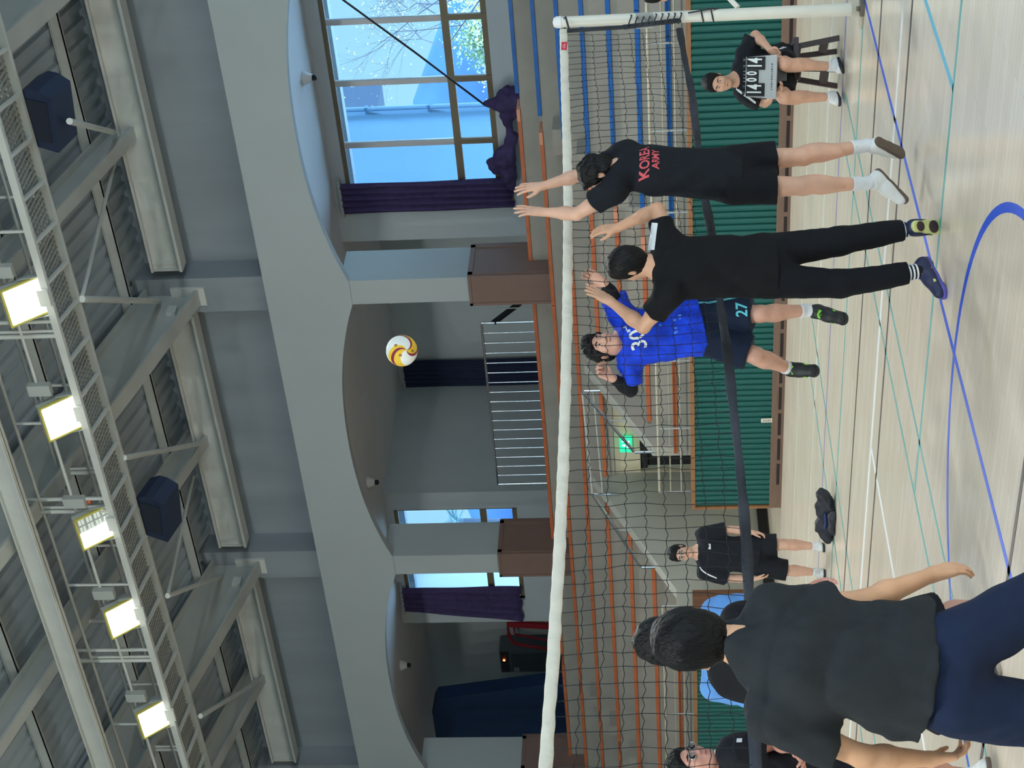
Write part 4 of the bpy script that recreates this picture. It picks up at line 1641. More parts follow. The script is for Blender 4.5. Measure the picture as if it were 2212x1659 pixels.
            for sg in (-1, 1):
                MB().lathe([(0.024, -0.0006), (0.024, 0.0006)], H(sg * 0.033, 0.110, 0.006), s.ff, 16).build('lens', M['glass'], o)

    def hair(s, vol=1.0, fringe=0.0, nape=-0.075, seed=1, rough=1.0, m=None, side=0.0):
        A = (s.fr, s.ff, s.fu)
        H = s.H
        lo, hi = s.hd - 0.22, s.hd + 0.22
        F = Field(lo, hi, 0.0045)
        v = 0.012 * vol
        F.ell(H(0, -0.012, 0.036), A, tuple(q * s.hs for q in (0.076 + v, 0.099 + v, 0.089 + v * 1.3)), 0.02)
        F.ell(H(0, -0.035, -0.02), A, tuple(q * s.hs for q in (0.068 + v * .6, 0.070 + v * .6, 0.085)), 0.03)
        F.ell(H(0, 0.045, 0.085), A, tuple(q * s.hs for q in (0.060, 0.050, 0.035 + v)), 0.03)
        F.noise(0.0042 * rough, 70, seed, s.fu, 0.4)
        F.noise(0.0022 * rough, 190, seed + 3, s.fu, 0.3)
        th = (0.030 + fringe) * s.hs
        F.cut(s.hd + (s.ff * 0.85 - s.fu * 0.53) * th, s.ff * 0.85 - s.fu * 0.53)
        F.cut(H(0, -0.03, nape), -s.fu * 0.9 + s.ff * 0.45)
        for sg in (-1, 1):
            F.ell(H(sg * (0.084 + s.ear), -0.008, -0.014), A, tuple(q * s.hs for q in (0.016 + s.ear, 0.023, 0.034)), 0.008, '-')
        s.hairo = link('hair', F.mesh('hair'), m or HAIR, s.root)
        return s.hairo

    def shirt(s, m, sleeve=0.62, hem=0.14, inf=0.02, loose=1.0, h=None, fold=0.006, seed=1, name='shirt', neck=0.075, srad=1.0, sleeves=None, flare=1.0):
        J, g = s.J, s.g
        keys = ['shL', 'shR', 'elL', 'elR', 'pelvis', 'neck', 'hipL', 'hipR']
        lo, hi = s.bounds(keys, 0.27)
        F = Field(lo, hi, h or max(s.h, 0.0075))
        s.torso(F, inf, 0.06)
        P = J['pelvis']
        bot = P - s.up * hem
        top = P + s.up * s.L * 0.72
        F.cap(top, bot, 0.118 * g + inf * 0.7, (0.128 * g + inf * loose) * flare, 0.05, '+', s.rt, 1.36, flat=True)
        for sd in 'LR':
            sh, el = J['sh' + sd], J['el' + sd]
            f = sleeves[sd] if sleeves else sleeve
            e = sh + (el - sh) * f
            F.cap(sh - nrmz(el - sh) * 0.03, e, 0.066 * g + inf * .5, (0.066 * g + inf * 0.75) * srad, 0.05, flat=True)
        F.noise(fold * 1.5, 24, seed, s.up + 0.25 * s.rt, 0.22)
        F.noise(fold * 0.7, 60, seed + 9, s.up - 0.3 * s.rt, 0.3)
        F.crease(fold * 1.6, 15, seed + 20, s.up + 0.5 * s.rt)
        # neck opening and a clean hem
        F.ell(J['neck'] + s.up * 0.055 + s.fw * 0.012, (s.rt, s.fw, s.up), (neck, neck * 0.95, 0.055), 0.01, '-')
        F.cut(bot, -s.up)
        s.shirto = link(name, F.mesh(name), m, s.root)
        return s.shirto

    def bottoms(s, m, frac=0.85, rad=(0.112, 0.105), waist=0.16, below=0.0, h=None, fold=0.005, seed=4, name='shorts', kneer=0.078, endr=0.062, fracs=None):
        """frac <= 1: part of the thigh; frac > 1: 1 + part of the shin"""
        J, g = s.J, s.g
        keys = ['pelvis', 'hipL', 'hipR', 'knL', 'knR'] + (['ankL', 'ankR'] if frac > 1 else [])
        lo, hi = s.bounds(keys, 0.25)
        F = Field(lo, hi, h or max(s.h, 0.0075))
        P = J['pelvis']
        A = (s.rt, s.fw, s.up)
        F.ell(P + s.up * 0.0, A, (0.172 * g, 0.128 * g, 0.15), 0.05)
        F.cap(P + s.up * waist, P - s.up * 0.02, 0.112 * g, 0.125 * g, 0.04, '+', s.rt, 1.3, flat0=True)
        for sd in 'LR':
            hp, kn, an = J['hip' + sd], J['kn' + sd], J['ank' + sd]
            fr_ = fracs[sd] if fracs else frac
            if fr_ <= 1:
                F.cap(hp + nrmz(hp - kn) * 0.03, hp + (kn - hp) * fr_, rad[0] * g, rad[1] * g, 0.045, flat=True)
            else:
                F.cap(hp + nrmz(hp - kn) * 0.03, kn, rad[0] * g, kneer * g, 0.05)
                F.cap(kn, kn + (an - kn) * (fr_ - 1), kneer * g, endr * g, 0.03, flat=True)
        ld = nrmz((J['knL'] + J['knR']) / 2 - P)
        F.noise(fold, 24, seed, ld, 0.4)
        F.noise(fold * 0.45, 60, seed + 5, ld, 0.5)
        s.bot = link(name, F.mesh(name), m, s.root)
        return s.bot

    def sleeve(s, sd, m, f0=0.5, f1=0.93, name='arm_sleeve'):
        sh, el, wr = s.J['sh' + sd], s.J['el' + sd], s.J['wr' + sd]
        lo, hi = s.bounds(['sh' + sd, 'el' + sd, 'wr' + sd], 0.1)
        F = Field(lo, hi, 0.006)
        F.cap(sh + (el - sh) * f0, el, 0.056, 0.047, 0.02, flat0=True)
        F.cap(el, el + (wr - el) * 0.35, 0.047, 0.049, 0.02)
        F.cap(el + (wr - el) * 0.3, el + (wr - el) * f1, 0.048, 0.034, 0.02, flat=True)
        F.noise(0.002, 60, 3)
        return link(name, F.mesh(name), m, s.root)

    def shoes(s, m, msole, mlace, socks=None, sockh=0.25, low=True, sc=1.0, stripe=None, sockm2=None, outs=None, lr=0.0038):
        J = s.J
        for sd in 'LR':
            an, kn = J['ank' + sd], J['kn' + sd]
            he, to = J['he' + sd], J['to' + sd]
            fd = nrmz(to - he)
            n = an - (he + fd * 0.07)
            n = nrmz(n - fd * np.dot(n, fd))
            sdv = np.cross(fd, n)
            Lf = np.linalg.norm(to - he)
            lo = np.minimum(np.minimum(he, to), an) - 0.12
            hi = np.maximum(np.maximum(he, to), an) + 0.12
            sole = Field(lo, hi, 0.005)
            sole.cap(he + fd * 0.040 + n * 0.012, he + fd * (Lf * .5) + n * 0.012, 0.036 * sc, 0.035 * sc, 0.02)
            sole.cap(he + fd * (Lf * .5) + n * 0.012, he + fd * (Lf - 0.045) + n * 0.012, 0.037 * sc, 0.045 * sc, 0.02)
            sole.cut(he + n * 0.0, -n)
            sole.cut(he + n * 0.026, n)
            F = Field(lo, hi, 0.005)
            F.cap(he + fd * 0.046 + n * 0.045, he + fd * (Lf * .5) + n * 0.045, 0.042 * sc, 0.042 * sc, 0.03)
            F.cap(he + fd * (Lf * .45) + n * 0.048, he + fd * (Lf - 0.052) + n * 0.028, 0.046 * sc, 0.040 * sc, 0.03)
            F.cap(he + fd * 0.058 + n * 0.05, an * 0.35 + (he + fd * 0.068) * 0.65 + n * 0.05, 0.044 * sc, 0.046 * sc, 0.03)
            F.cut(he + n * 0.022, -n)
            F.cut(he + fd * 0.06 + n * 0.108, n * 0.93 - fd * 0.25)
            o = link('shoe', F.mesh('shoe'), m, s.root)
            link('sole', sole.mesh('sole'), msole[sd] if isinstance(msole, dict) else msole, o)
            if mlace is not None:
                lb = MB()
                for k in range(5):
                    t = Lf * (0.36 + 0.075 * k)
                    hgt = 0.096 - 0.0095 * k
                    c = he + fd * t + n * (hgt + 0.005)
                    lb.tube([c - sdv * 0.027 - n * 0.010, c, c + sdv * 0.027 - n * 0.010 + fd * 0.014], lr, 5)
                    lb.tube([c + sdv * 0.027 - n * 0.010, c + n * .002, c - sdv * 0.027 - n * 0.010 + fd * 0.014], lr, 5)
                lb.build('laces', mlace, o)
            if outs is not None:
                ob = MB()
                for (t, r_) in ((0.062, 0.030), (Lf - 0.075, 0.038)):
                    ob.lathe([(r_, 0.0005), (r_, -0.004), (r_ * .8, -0.005)], he + fd * t, n, 18)
                ob.build('outsole', outs, o)
            if stripe is not None:
                sb = MB()
                for sg in (-1, 1):
                    a = he + fd * 0.10 + n * 0.035 + sdv * sg * 0.042
                    b = he + fd * 0.20 + n * 0.050 + sdv * sg * 0.043
                    sb.bar(a, b, 0.006, 0.014, up=n)
                sb.build('stripe', stripe, o)
            if socks is not None:
                up = nrmz(kn - an)
                topp = an + up * sockh * np.linalg.norm(kn - an)
                G = Field(np.minimum(topp, he) - 0.12, np.maximum(topp, an) + 0.12, 0.005)
                f = sockh
                G.cap(topp, an, 0.042 + 0.018 * min(1, f * 1.6), 0.0405, 0.02, flat0=True)
                G.cap(an, he + fd * 0.07 + n * 0.05, 0.0405, 0.038, 0.02)
                G.noise(0.0014, 90, 5)
                so = link('sock', G.mesh('sock'), socks, s.root)
                if sockm2 is not None:
                    for k in range(4):
                        c = an + up * (0.012 + 0.022 * k)
                        MB().tube([c, c + up * 0.010], [0.0475, 0.0480], 16).build('sock_stripe', sockm2, so)


def joints(d0, spec):
    return {k: at(v[0], v[1], d0 + (v[2] if len(v) > 2 else 0.0)) for k, v in spec.items()}


FV, RV, DV = V3(cF), V3(cR), V3(cD)
UPV = -DV


def vdir(r, u, f):           # direction in viewer terms: right, up, away
    return nrmz(RV * r + UPV * u + FV * f)


BLACKT = fabric('black_jersey', (24, 28, 35))
BLACKP = fabric('black_pants', (22, 24, 30))
NAVYP = fabric('navy_pants', (29, 42, 70))
CHART = fabric('charcoal_shirt', (44, 48, 52))
WHITEP = mat('shirt_print_white', (226, 230, 230), 0.7)
SOCKW = fabric('white_sock', (226, 230, 234))
SHOEW = mat('shoe_white', (222, 224, 222), 0.6, var=0.05, vscale=30)
GUM = mat('sole_brown', (96, 82, 72), 0.6, var=0.2, vscale=60, bump=0.4, bscale=200)

# ------------------------------------------------ A: jumping blocker, red print on the back
dA = 10.9
jA = joints(dA, dict(head=(1296, 374, .03), neck=(1342, 366, .03), shL=(1316, 420, -.10), shR=(1350, 334, .14), elL=(1246, 462, -.02), wrL=(1172, 458, .05), elR=(1260, 376, .22), wrR=(1172, 402, .24),
                     pelvis=(1578, 378, .03), hipL=(1594, 404, -.04), hipR=(1594, 350, .08), knL=(1732, 402, -.06), knR=(1732, 338, .06), ankL=(1872, 396, .06), ankR=(1872, 314, .16),
                     heL=(1893, 362, .10), toL=(1962, 436, .12), heR=(1893, 300, .09), toR=(1957, 333, .22)))
pA = Person('jumping man in black with red lettering on his back, arms stretched up at the net', jA, vdir(-0.90, -0.08, 0.42), (214, 168, 144), 0.0052)
pA.body({'L': dict(d=vdir(0.10, 1, .0), n=vdir(-.7, .1, .7), curl=[.10, .06, .10, .16], spread=.22), 'R': dict(d=vdir(-.06, 1, .05), n=vdir(-.7, .1, .7), curl=[.12, .08, .10, .14], spread=.24)})
pA.hair(1.35, 0.0, -0.055, 3, 1.8)
pA.face(glasses=True)
shA = pA.shirt(BLACKT, 0.46, 0.06, 0.018, 0.8, None, 0.006, 11)
pA.bottoms(fabric('black_shorts', (20, 22, 28)), 0.60, (0.112, 0.112), 0.16, fold=0.005, seed=21)
pA.shoes(SHOEW, GUM, None, SOCKW, 0.24)
REDP = mat('shirt_print_red', (206, 84, 92), 0.7)
bk = -pA.fw
cT = pA.J['pelvis'] + pA.up * (pA.L * 0.80) - pA.rt * 0.035
v_, f_ = text2('KOREA', 0.086, 0.002, 0.84)
project(v_, f_, cT, pA.rt, pA.up, shA, REDP, 'print', pA.root)
v_, f_ = text2('ARMY', 0.064, 0.0015, 0.86)
project(v_, f_, cT - pA.up * 0.068, pA.rt, pA.up, shA, REDP, 'print', pA.root)

# ------------------------------------------------ B: standing blocker in long black trousers
dB = 10.05
jB = joints(dB, dict(head=(1362, 571, .03), neck=(1420, 578, .0), shL=(1442, 640, -.08), shR=(1440, 516, .08), elL=(1390, 706, .06), wrL=(1320, 652, .20), elR=(1420, 452, .16), wrR=(1334, 492, .34),
                     pelvis=(1652, 574, .0), hipL=(1672, 606, -.03), hipR=(1672, 542, .04), knL=(1815, 614, -.02), knR=(1815, 521, .06), ankL=(1984, 586, .02), ankR=(1972, 493, .10),
                     heL=(2002, 554, .08), toL=(2047, 644, -.06), heR=(1972, 488, .0), toR=(2036, 490, .13)))
pB = Person('man in black T-shirt and long black trousers with striped socks, standing with both arms raised', jB, vdir(-0.60, 0.03, 0.80), (206, 158, 128), 0.0052, headup=vdir(0, 1, .05))
pB.body({'L': dict(d=vdir(.5, .80, .30), n=vdir(-.55, .35, .75), curl=[.10, .08, .10, .14], spread=.05), 'R': dict(d=vdir(-.05, .95, .35), n=vdir(-.7, .1, .7), curl=[.2, .22, .2, .2], spread=.14)})
pB.hair(1.15, 0.0, -0.075, 8, 0.8)
pB.face()
shB = pB.shirt(fabric('black_tee', (17, 18, 21)), 0.58, 0.06, 0.020, 0.9, None, 0.006, 31)
pB.bottoms(fabric('black_trousers', (17, 20, 26)), 1.86, (0.106, 0.10), 0.16, fold=0.005, seed=41, name='trousers', kneer=0.082, endr=0.066)
SHOEN = mat('shoe_navy', (30, 36, 72), 0.55, var=0.2, vscale=25)
SOLEV = mat('sole_violet', (80, 78, 160), 0.5, var=0.2, vscale=20)
SOLEL = mat('sole_lime', (200, 206, 138), 0.5, var=0.15, vscale=20)
pB.shoes(SHOEN, {'L': SOLEV, 'R': SOLEL}, mat('lace_orange', (240, 84, 40), 0.6), fabric('black_sock', (24, 24, 26)), 0.22, stripe=mat('lime', (206, 220, 120), 0.5), sockm2=SOCKW, outs=mat('outsole_dark', (58, 36, 44), 0.6), lr=0.0065)
# pale sleeve panel on the right arm
mid_ = pB.J['shR'] + (pB.J['elR'] - pB.J['shR']) * 0.20
v_, f_ = quad2(0.165, 0.034)
project(v_, f_, at(1413, 508, dB - .05), vdir(1, -.15, 0), vdir(.1, 1, 0), shB, WHITEP, 'sleeve_panel', pB.root)

# ------------------------------------------------ C: attacker in the blue jersey behind the net
dC = 11.38
jC = joints(dC, dict(head=(1304, 748, -.03), neck=(1346, 738, .0), shL=(1344, 682, .06), shR=(1364, 786, .0), elL=(1322, 640, .02), wrL=(1306, 612, -.04), elR=(1362, 842, .06), wrR=(1322, 816, -.06),
                     pelvis=(1506, 704, .0), hipL=(1524, 680, .04), hipR=(1528, 732, -.02), knL=(1642, 678, -.10), knR=(1632, 768, -.10), ankL=(1748, 670, .06), ankR=(1708, 798, .16),
                     heL=(1766, 668, .12), toL=(1834, 692, -.10), heR=(1704, 796, .24), toR=(1772, 802, .04)))
BLUEJ = mat('blue_jersey', (16, 62, 208), 0.7, spec=0.3, var=0.35, vscale=10, bump=0.2, bscale=200)
pC = Person('jumping man in a blue number 30 jersey behind the net', jC, vdir(0.42, 0.24, -0.87), (208, 160, 140), 0.0055, headup=vdir(-.06, 1, .3))
pC.body({'L': dict(d=vdir(.5, .8, -.1), n=vdir(-.2, .2, -1), curl=.35), 'R': dict(d=vdir(.45, .9, -.1), n=vdir(.6, .1, -.8), curl=.85, spread=.02)})
pC.hair(1.3, 0.006, -0.06, 5, 2.0)
pC.face()
shC = pC.shirt(BLUEJ, 0.72, 0.03, 0.020, 1.0, None, 0.007, 51, name='jersey', sleeves={'L': .82, 'R': .70}, srad=1.05)
boC = pC.bottoms(fabric('navy_shorts', (24, 36, 58)), 0.86, (0.116, 0.116), 0.16, fold=0.005, seed=61)
LIME = mat('lime_green', (128, 210, 60), 0.5)
pC.shoes(mat('shoe_black', (30, 34, 36), 0.55, var=0.2, vscale=30), mat('sole_black', (26, 28, 28), 0.6), LIME, SOCKW, 0.20, stripe=LIME, lr=0.0075)
BLKS = fabric('black_sleeve', (26, 28, 34))
pC.sleeve('R', BLKS, 0.45, 0.92)
pC.sleeve('L', BLKS, 0.60, 0.95)
cn = pC.J['pelvis'] + pC.up * (pC.L * 0.72) - pC.rt * 0.0
v_, f_ = text2('30', 0.145, 0.002, 0.95)
project(v_, f_, at(1378, 742, dC), -pC.rt * -1, pC.up, shC, WHITEP, 'print', pC.root, nvec=pC.fw) if False else project(v_, f_, at(1378, 742, dC), -pC.rt, pC.up, shC, WHITEP, 'print', pC.root)
for (x_, y_, w_, h_) in ((1352, 716, .03, .008), (1357, 722, .018, .022), (1349, 712, .012, .02)):
    v_, f_ = quad2(w_, h_, 2)
    project(v_, f_, at(x_, y_, dC), -pC.rt, pC.up, shC, mat('jersey_mark', (178, 200, 226), 0.7), 'print', pC.root)
for k in range(26):
    v_, f_ = quad2(rng.uniform(.006, .018), rng.uniform(.006, .02), 1)
    project(v_, f_, at(rng.uniform(1375, 1470), rng.uniform(660, 745), dC), -pC.rt, pC.up, shC, mat('jersey_speck%d' % k, (70, 130, 232), 0.7), 'speck', pC.root, off=0.003)
CY = mat('cyan_print', (96, 200, 214), 0.7)
v_, f_ = text2('27', 0.10, 0.002, 0.95)
project(v_, f_, at(1600, 670, dC - .1), vdir(1, 0, 0), vdir(0, 1, 0), boC, CY, 'print', pC.root, nvec=vdir(0, 0, -1))
v_, f_ = quad2(0.018, 0.40, 8)
project(v_, f_, at(1562, 659, dC - .05), vdir(.75, 0, .65), vdir(0.02, 1, 0), boC, CY, 'side_stripe', pC.root, nvec=vdir(.65, 0, -.75))

# ------------------------------------------------ D: scorekeeper on a stool
dD = 15.25
jD = joints(dD, dict(head=(1549, 179, -.08), neck=(1594, 170, .0), shL=(1612, 108, .02), shR=(1612, 206, .0), elL=(1632, 76, .02), wrL=(1664, 108, -.22), elR=(1652, 222, -.05), wrR=(1668, 206, -.28),
                     pelvis=(1692, 142, .16), hipL=(1697, 122, .12), hipR=(1697, 164, .12), knL=(1694, 138, -.30), knR=(1692, 210, -.30), ankL=(1800, 144, -.18), ankR=(1796, 210, -.12),
                     heL=(1815, 126, -.12), toL=(1823, 152, -.34), heR=(1810, 204, -.05), toR=(1818, 222, -.30)))
pD = Person('seated scorekeeper in black T-shirt and shorts holding the score board on his lap', jD, vdir(-0.30, -0.22, -0.92), (208, 162, 138), 0.0065, headup=vdir(.05, 1, -.15))
pD.body({'L': dict(d=vdir(-.5, -.6, -.5), n=vdir(-.4, .2, -.6), curl=.5), 'R': dict(d=vdir(.4, -.6, -.5), n=vdir(.5, .2, -.6), curl=.5)})
pD.hair(0.9, 0.0, -0.06, 9, 0.8)
pD.face()
shD = pD.shirt(BLACKT, 0.80, 0.04, 0.022, 1.0, 0.008, 0.006, 71, srad=1.1)
boD = pD.bottoms(fabric('black_shorts_b', (24, 27, 33)), 0.82, (0.105, 0.100), 0.14, fold=0.004, seed=81)
pD.shoes(SHOEW, mat('sole_black_b', (32, 32, 34), 0.6), WHITEP, SOCKW, 0.12)
v_, f_ = quad2(0.022, 0.25, 6)
project(v_, f_, at(1608, 207, dD - .1), vdir(.86, -.5, 0), vdir(.5, .86, 0), shD, WHITEP, 'shoulder_stripe', pD.root, nvec=vdir(-.2, .55, -.8))
v_, f_ = quad2(0.05, 0.06, 3)
project(v_, f_, at(1691, 99, dD - .1), vdir(.8, .5, 0), vdir(-.5, .8, 0), boD, WHITEP, 'print', pD.root, nvec=vdir(.2, .1, -1))

# stool: seat, four slotted legs
st = empty('stool', tuple(at(1812, 133, dD + .12)), 'dark brown plastic stool under the seated scorekeeper', 'stool')
BRST = mat('stool_plastic', (58, 48, 50), 0.4)
sc_ = at(1712, 134, dD + .10)
zst = sc_.z
mb = MB()
mb.obox((sc_.x, sc_.y, zst - 0.02), tuple(vdir(1, 0, 0) * 0.19), tuple(nrmz(np.cross([0, 0, 1], vdir(1, 0, 0))) * 0.17), (0, 0, 0.022))
mb.build('seat', BRST, st)
rx = Vector(nrmz(vdir(1, 0, 0) * np.array([1, 1, 0])))
ry = Vector((-rx.y, rx.x, 0))
cen = Vector((sc_.x, sc_.y, 0))
LEGS = [((1716, 101), (1813, 82), -.02), ((1716, 123), (1810, 111), .22), ((1716, 148), (1813, 150), .0), ((1716, 171), (1814, 186), .24)]
ends = []
for (a_, b_, dd) in LEGS:
    pa = at(a_[0], a_[1], dD + .06 + dd * .8)
    pa.z = zst - 0.03
    pb = at(b_[0], b_[1], dD + .06 + dd)
    pb.z = 0.0
    MB().bar(pa, pb, 0.046, 0.036, up=tuple(vdir(0, 0, 1))).build('leg', BRST, st)
    ends.append((pa, pb))
for i_, j_ in ((0, 1), (2, 3)):
    a_ = ends[i_][0].lerp(ends[i_][1], 0.66)
    b_ = ends[j_][0].lerp(ends[j_][1], 0.66)
    MB().bar(a_, b_, 0.03, 0.075).build('stretcher', BRST, st)
    a_ = ends[i_][0].lerp(ends[i_][1], 0.04)
    b_ = ends[j_][0].lerp(ends[j_][1], 0.04)
    MB().bar(a_, b_, 0.03, 0.06).build('stretcher', BRST, st)

# score board
sb = empty('score_board', tuple(at(1660, 165, dD - .36)), 'grey flip score board reading 14 0 0 14 on the lap of the scorekeeper', 'score board')
P0, P1, P2, P3 = at(1609, 208, dD - .20), at(1612, 123, dD - .20), at(1678, 118, dD - .40), at(1676, 214, dD - .40)
bx_ = (P1 - P0 + P2 - P3).normalized()
bup = ((P0 + P1) - (P3 + P2)) / 2
bn = bx_.cross(bup).normalized()
bc = (P0 + P1 + P2 + P3) / 4
hl = bup.length / 2
bup.normalize()
bn = bx_.cross(bup).normalized()
if bn.dot(cF) > 0:
    bn = -bn
GREYB = mat('board_grey', (176, 180, 180), 0.5)
mb = MB()
wt, wb = (P1 - P0).length / 2, (P2 - P3).length / 2
vs = [bc - bx_ * wt + bup * hl, bc + bx_ * wt + bup * hl, bc + bx_ * wb - bup * hl, bc - bx_ * wb - bup * hl]
mb.add(vs + [v - bn * 0.012 for v in vs], [(0, 1, 2, 3), (7, 6, 5, 4), (0, 4, 5, 1), (1, 5, 6, 2), (2, 6, 7, 3), (3, 7, 4, 0)])
mb.build('panel', GREYB, sb)
vb = [v - bn * 0.02 for v in vs[:2]] + [vs[2] - bn * 0.20 + bup * 0.02, vs[3] - bn * 0.20 + bup * 0.02]
MB().add(vb + [v - bn * 0.01 for v in vb], [(0, 1, 2, 3), (7, 6, 5, 4), (0, 4, 5, 1), (1, 5, 6, 2), (2, 6, 7, 3), (3, 7, 4, 0)]).build('back_panel', mat('board_dark', (96, 98, 100), 0.5), sb)
CARD = mat('score_card', (26, 28, 30), 0.5)


def card(cxp, cyp, w_, h_, txt, size, sx_):
    MB().obox(bc + bx_ * cxp + bup * cyp + bn * 0.006, bx_ * (w_ / 2), bup * (h_ / 2), bn * 0.003).build('card', CARD, sb)
    v_, f_ = text2(txt, size, 0.0045, sx_)
    o_ = bc + bx_ * cxp + bup * cyp + bn * 0.0115
    me = bpy.data.meshes.new('digits')
    me.from_pydata([tuple(o_ + bx_ * a + bup * b) for a, b in v_], [], f_)
    link('digits', me, WHITEP, sb)


k_ = wt / 0.178
card(-0.118 * k_, hl - 0.106, 0.116 * k_, 0.19, '14', 0.205, 0.46)
card(0.120 * k_, hl - 0.106, 0.116 * k_, 0.19, '14', 0.205, 0.46)
card(-0.030 * k_, hl - 0.076, 0.054 * k_, 0.122, '0', 0.140, 0.50)
card(0.029 * k_, hl - 0.076, 0.054 * k_, 0.122, '0', 0.140, 0.50)
rg = MB()
for t in (-0.15, -0.09, -0.045, -0.015, 0.015, 0.045, 0.095, 0.15):
    c_ = bc + bx_ * (t * k_) + bup * (hl + 0.004) + bn * 0.004
    rg.tube([c_ + bn * 0.012 - bup * 0.014, c_ + bn * 0.016 + bup * 0.006, c_ + bup * 0.016, c_ - bn * 0.014 + bup * 0.004], 0.003, 5)
rg.build('ring', METALW, sb)
for t, txt in ((-0.12, '14'), (0.12, '14')):
    for d_ in (-0.03, 0.03):
        MB().obox(bc + bx_ * ((t + d_) * k_) + bup * (hl + 0.022) - bn * 0.004, bx_ * 0.018, bup * 0.012, bn * 0.002).build('number_tab', CARD, sb)
v_, f_ = text2('VOLLEYBALL', 0.030, 0.001, 0.95)
tb = MB()
for k in range(11):                     # small unreadable maker's line on the lower edge
    tb.obox(bc + bx_ * (-0.11 + 0.022 * k) - bup * (hl - 0.045) + bn * 0.002, bx_ * (0.004 + 0.004 * ((k * 7) % 3) / 2), bup * (0.008 - 0.002 * (k % 2)), bn * 0.001)
tb.build('small_print', mat('small_print', (92, 100, 108), 0.6), sb)

# ------------------------------------------------ E: man standing in front of the passage
dE = 18.05
jE = joints(dE, dict(head=(1470, 1195, -.03), neck=(1508, 1193, .0), shL=(1525, 1152, .0), shR=(1526, 1236, .0), elL=(1578, 1144, .0), wrL=(1622, 1150, -.05), elR=(1580, 1249, .0), wrR=(1630, 1249, -.05),
                     pelvis=(1618, 1198, .0), hipL=(1628, 1177, .0), hipR=(1630, 1220, .0), knL=(1696, 1176, -.05), knR=(1700, 1232, -.02), ankL=(1762, 1180, .02), ankR=(1764, 1236, .02),
                     heL=(1777, 1178, .08), toL=(1783, 1185, -.20), heR=(1779, 1236, .08), toR=(1785, 1240, -.20)))
pE = Person('man in black T-shirt and knee-length black shorts standing before the passage with arms down', jE, vdir(-0.12, -0.10, -0.98), (212, 168, 146), 0.007)
pE.body({'L': dict(d=vdir(-.05, -1, -.1), n=vdir(-.9, 0, .1), curl=.4), 'R': dict(d=vdir(.05, -1, -.1), n=vdir(.9, 0, .1), curl=.4)})
pE.hair(1.1, 0.008, -0.06, 15, 1.2)
pE.face(glasses=True)
shE = pE.shirt(fabric('black_tee_e', (26, 30, 38)), 0.80, 0.10, 0.022, 1.0, 0.009, 0.006, 91, srad=1.1)
pE.bottoms(fabric('black_shorts_e', (26, 29, 36)), 0.82, (0.115, 0.115), 0.12, fold=0.005, seed=95, fracs={'L': .74, 'R': 1.0})
pE.shoes(SHOEW, mat('sole_dark_e', (40, 38, 40), 0.6), None, SOCKW, 0.14)
v_, f_ = quad2(0.055, 0.024, 2)
project(v_, f_, at(1532, 1180, dE - .1), vdir(1, 0, 0), vdir(0, 1, 0), shE, WHITEP, 'print', pE.root)
v_, f_ = quad2(0.016, 0.22, 6)
project(v_, f_, at(1527, 1240, dE - .1), vdir(.86, -.5, 0), vdir(.5, .86, 0), shE, WHITEP, 'shoulder_stripe', pE.root, nvec=vdir(-.5, .5, -.7))

# ------------------------------------------------ F: big foreground player from behind
dF = 5.78
jF = joints(dF, dict(head=(1511, 1382, .05), neck=(1604, 1394, .0), shL=(1676, 1556, -.02), shR=(1672, 1318, .05), elL=(1862, 1634, .06), wrL=(2010, 1640, .18), elR=(1866, 1300, .10), wrR=(2012, 1242, .26),
                     pelvis=(2020, 1452, .0), hipL=(2075, 1520, .0), hipR=(2075, 1392, .0), knL=(2316, 1562, .10), knR=(2312, 1262, .16), ankL=(2492, 1588, -.05), ankR=(2484, 1226, .05),
                     heL=(2518, 1590, -.12), toL=(2530, 1600, .14), heR=(2512, 1224, -.06), toR=(2520, 1204, .20)))
pF = Person('broad player seen from behind in charcoal T-shirt and navy trousers, nearest of all', jF, vdir(-0.16, -0.16, 0.97), (226, 174, 138), 0.0055, g=1.0, hs=1.03, ear=0.014, headup=vdir(.02, 1, .2))
pF.body({'L': dict(d=vdir(.02, -1, .25), n=vdir(.9, .1, .2), curl=.45, spread=.05), 'R': dict(d=vdir(.25, -.95, .25), n=vdir(-.75, -.1, .35), curl=[.42, .36, .34, .34], spread=.05)})
pF.hair(2.5, 0.01, -0.082, 25, 0.9)
shF = pF.shirt(CHART, 0.64, -0.03, 0.034, 1.0, 0.007, 0.011, 101, srad=0.86, neck=0.066, flare=1.06)
pF.bottoms(NAVYP, 1.9, (0.125, 0.12), 0.12, h=0.008, fold=0.008, seed=111, name='trousers', kneer=0.10, endr=0.075)
pF.shoes(SHOEN, GUM, None, SOCKW, 0.14)

# ------------------------------------------------ K: team mate hidden in front of F
dK = 6.55
jK = joints(dK, dict(head=(1446, 1384, .05), neck=(1546, 1412, .0), shL=(1592, 1462, .06), shR=(1612, 1352, -.05), elL=(1740, 1480, .15), wrL=(1800, 1420, .30), elR=(1842, 1342, .06), wrR=(1985, 1344, .18),
                     pelvis=(1850, 1412, .0), hipL=(1880, 1450, .0), hipR=(1880, 1380, .0), knL=(2090, 1545, .05), knR=(2070, 1330, .05), ankL=(2330, 1550, -.1), ankR=(2330, 1310, -.1),
                     heL=(2356, 1552, -.15), toL=(2362, 1560, .1), heR=(2356, 1310, -.15), toR=(2362, 1300, .1)))
pK = Person('man in black T-shirt mostly hidden behind the head of the nearest player', jK, vdir(-0.25, -0.05, 0.95), (200, 150, 130), 0.007)
pK.body({'L': dict(d=vdir(.3, .6, .6), n=vdir(.5, .1, .5), curl=.4), 'R': dict(d=vdir(0, -1, .2), n=vdir(-.8, 0, .3), curl=.4)})
pK.hair(1.2, 0.0, -0.075, 33, 1.2)
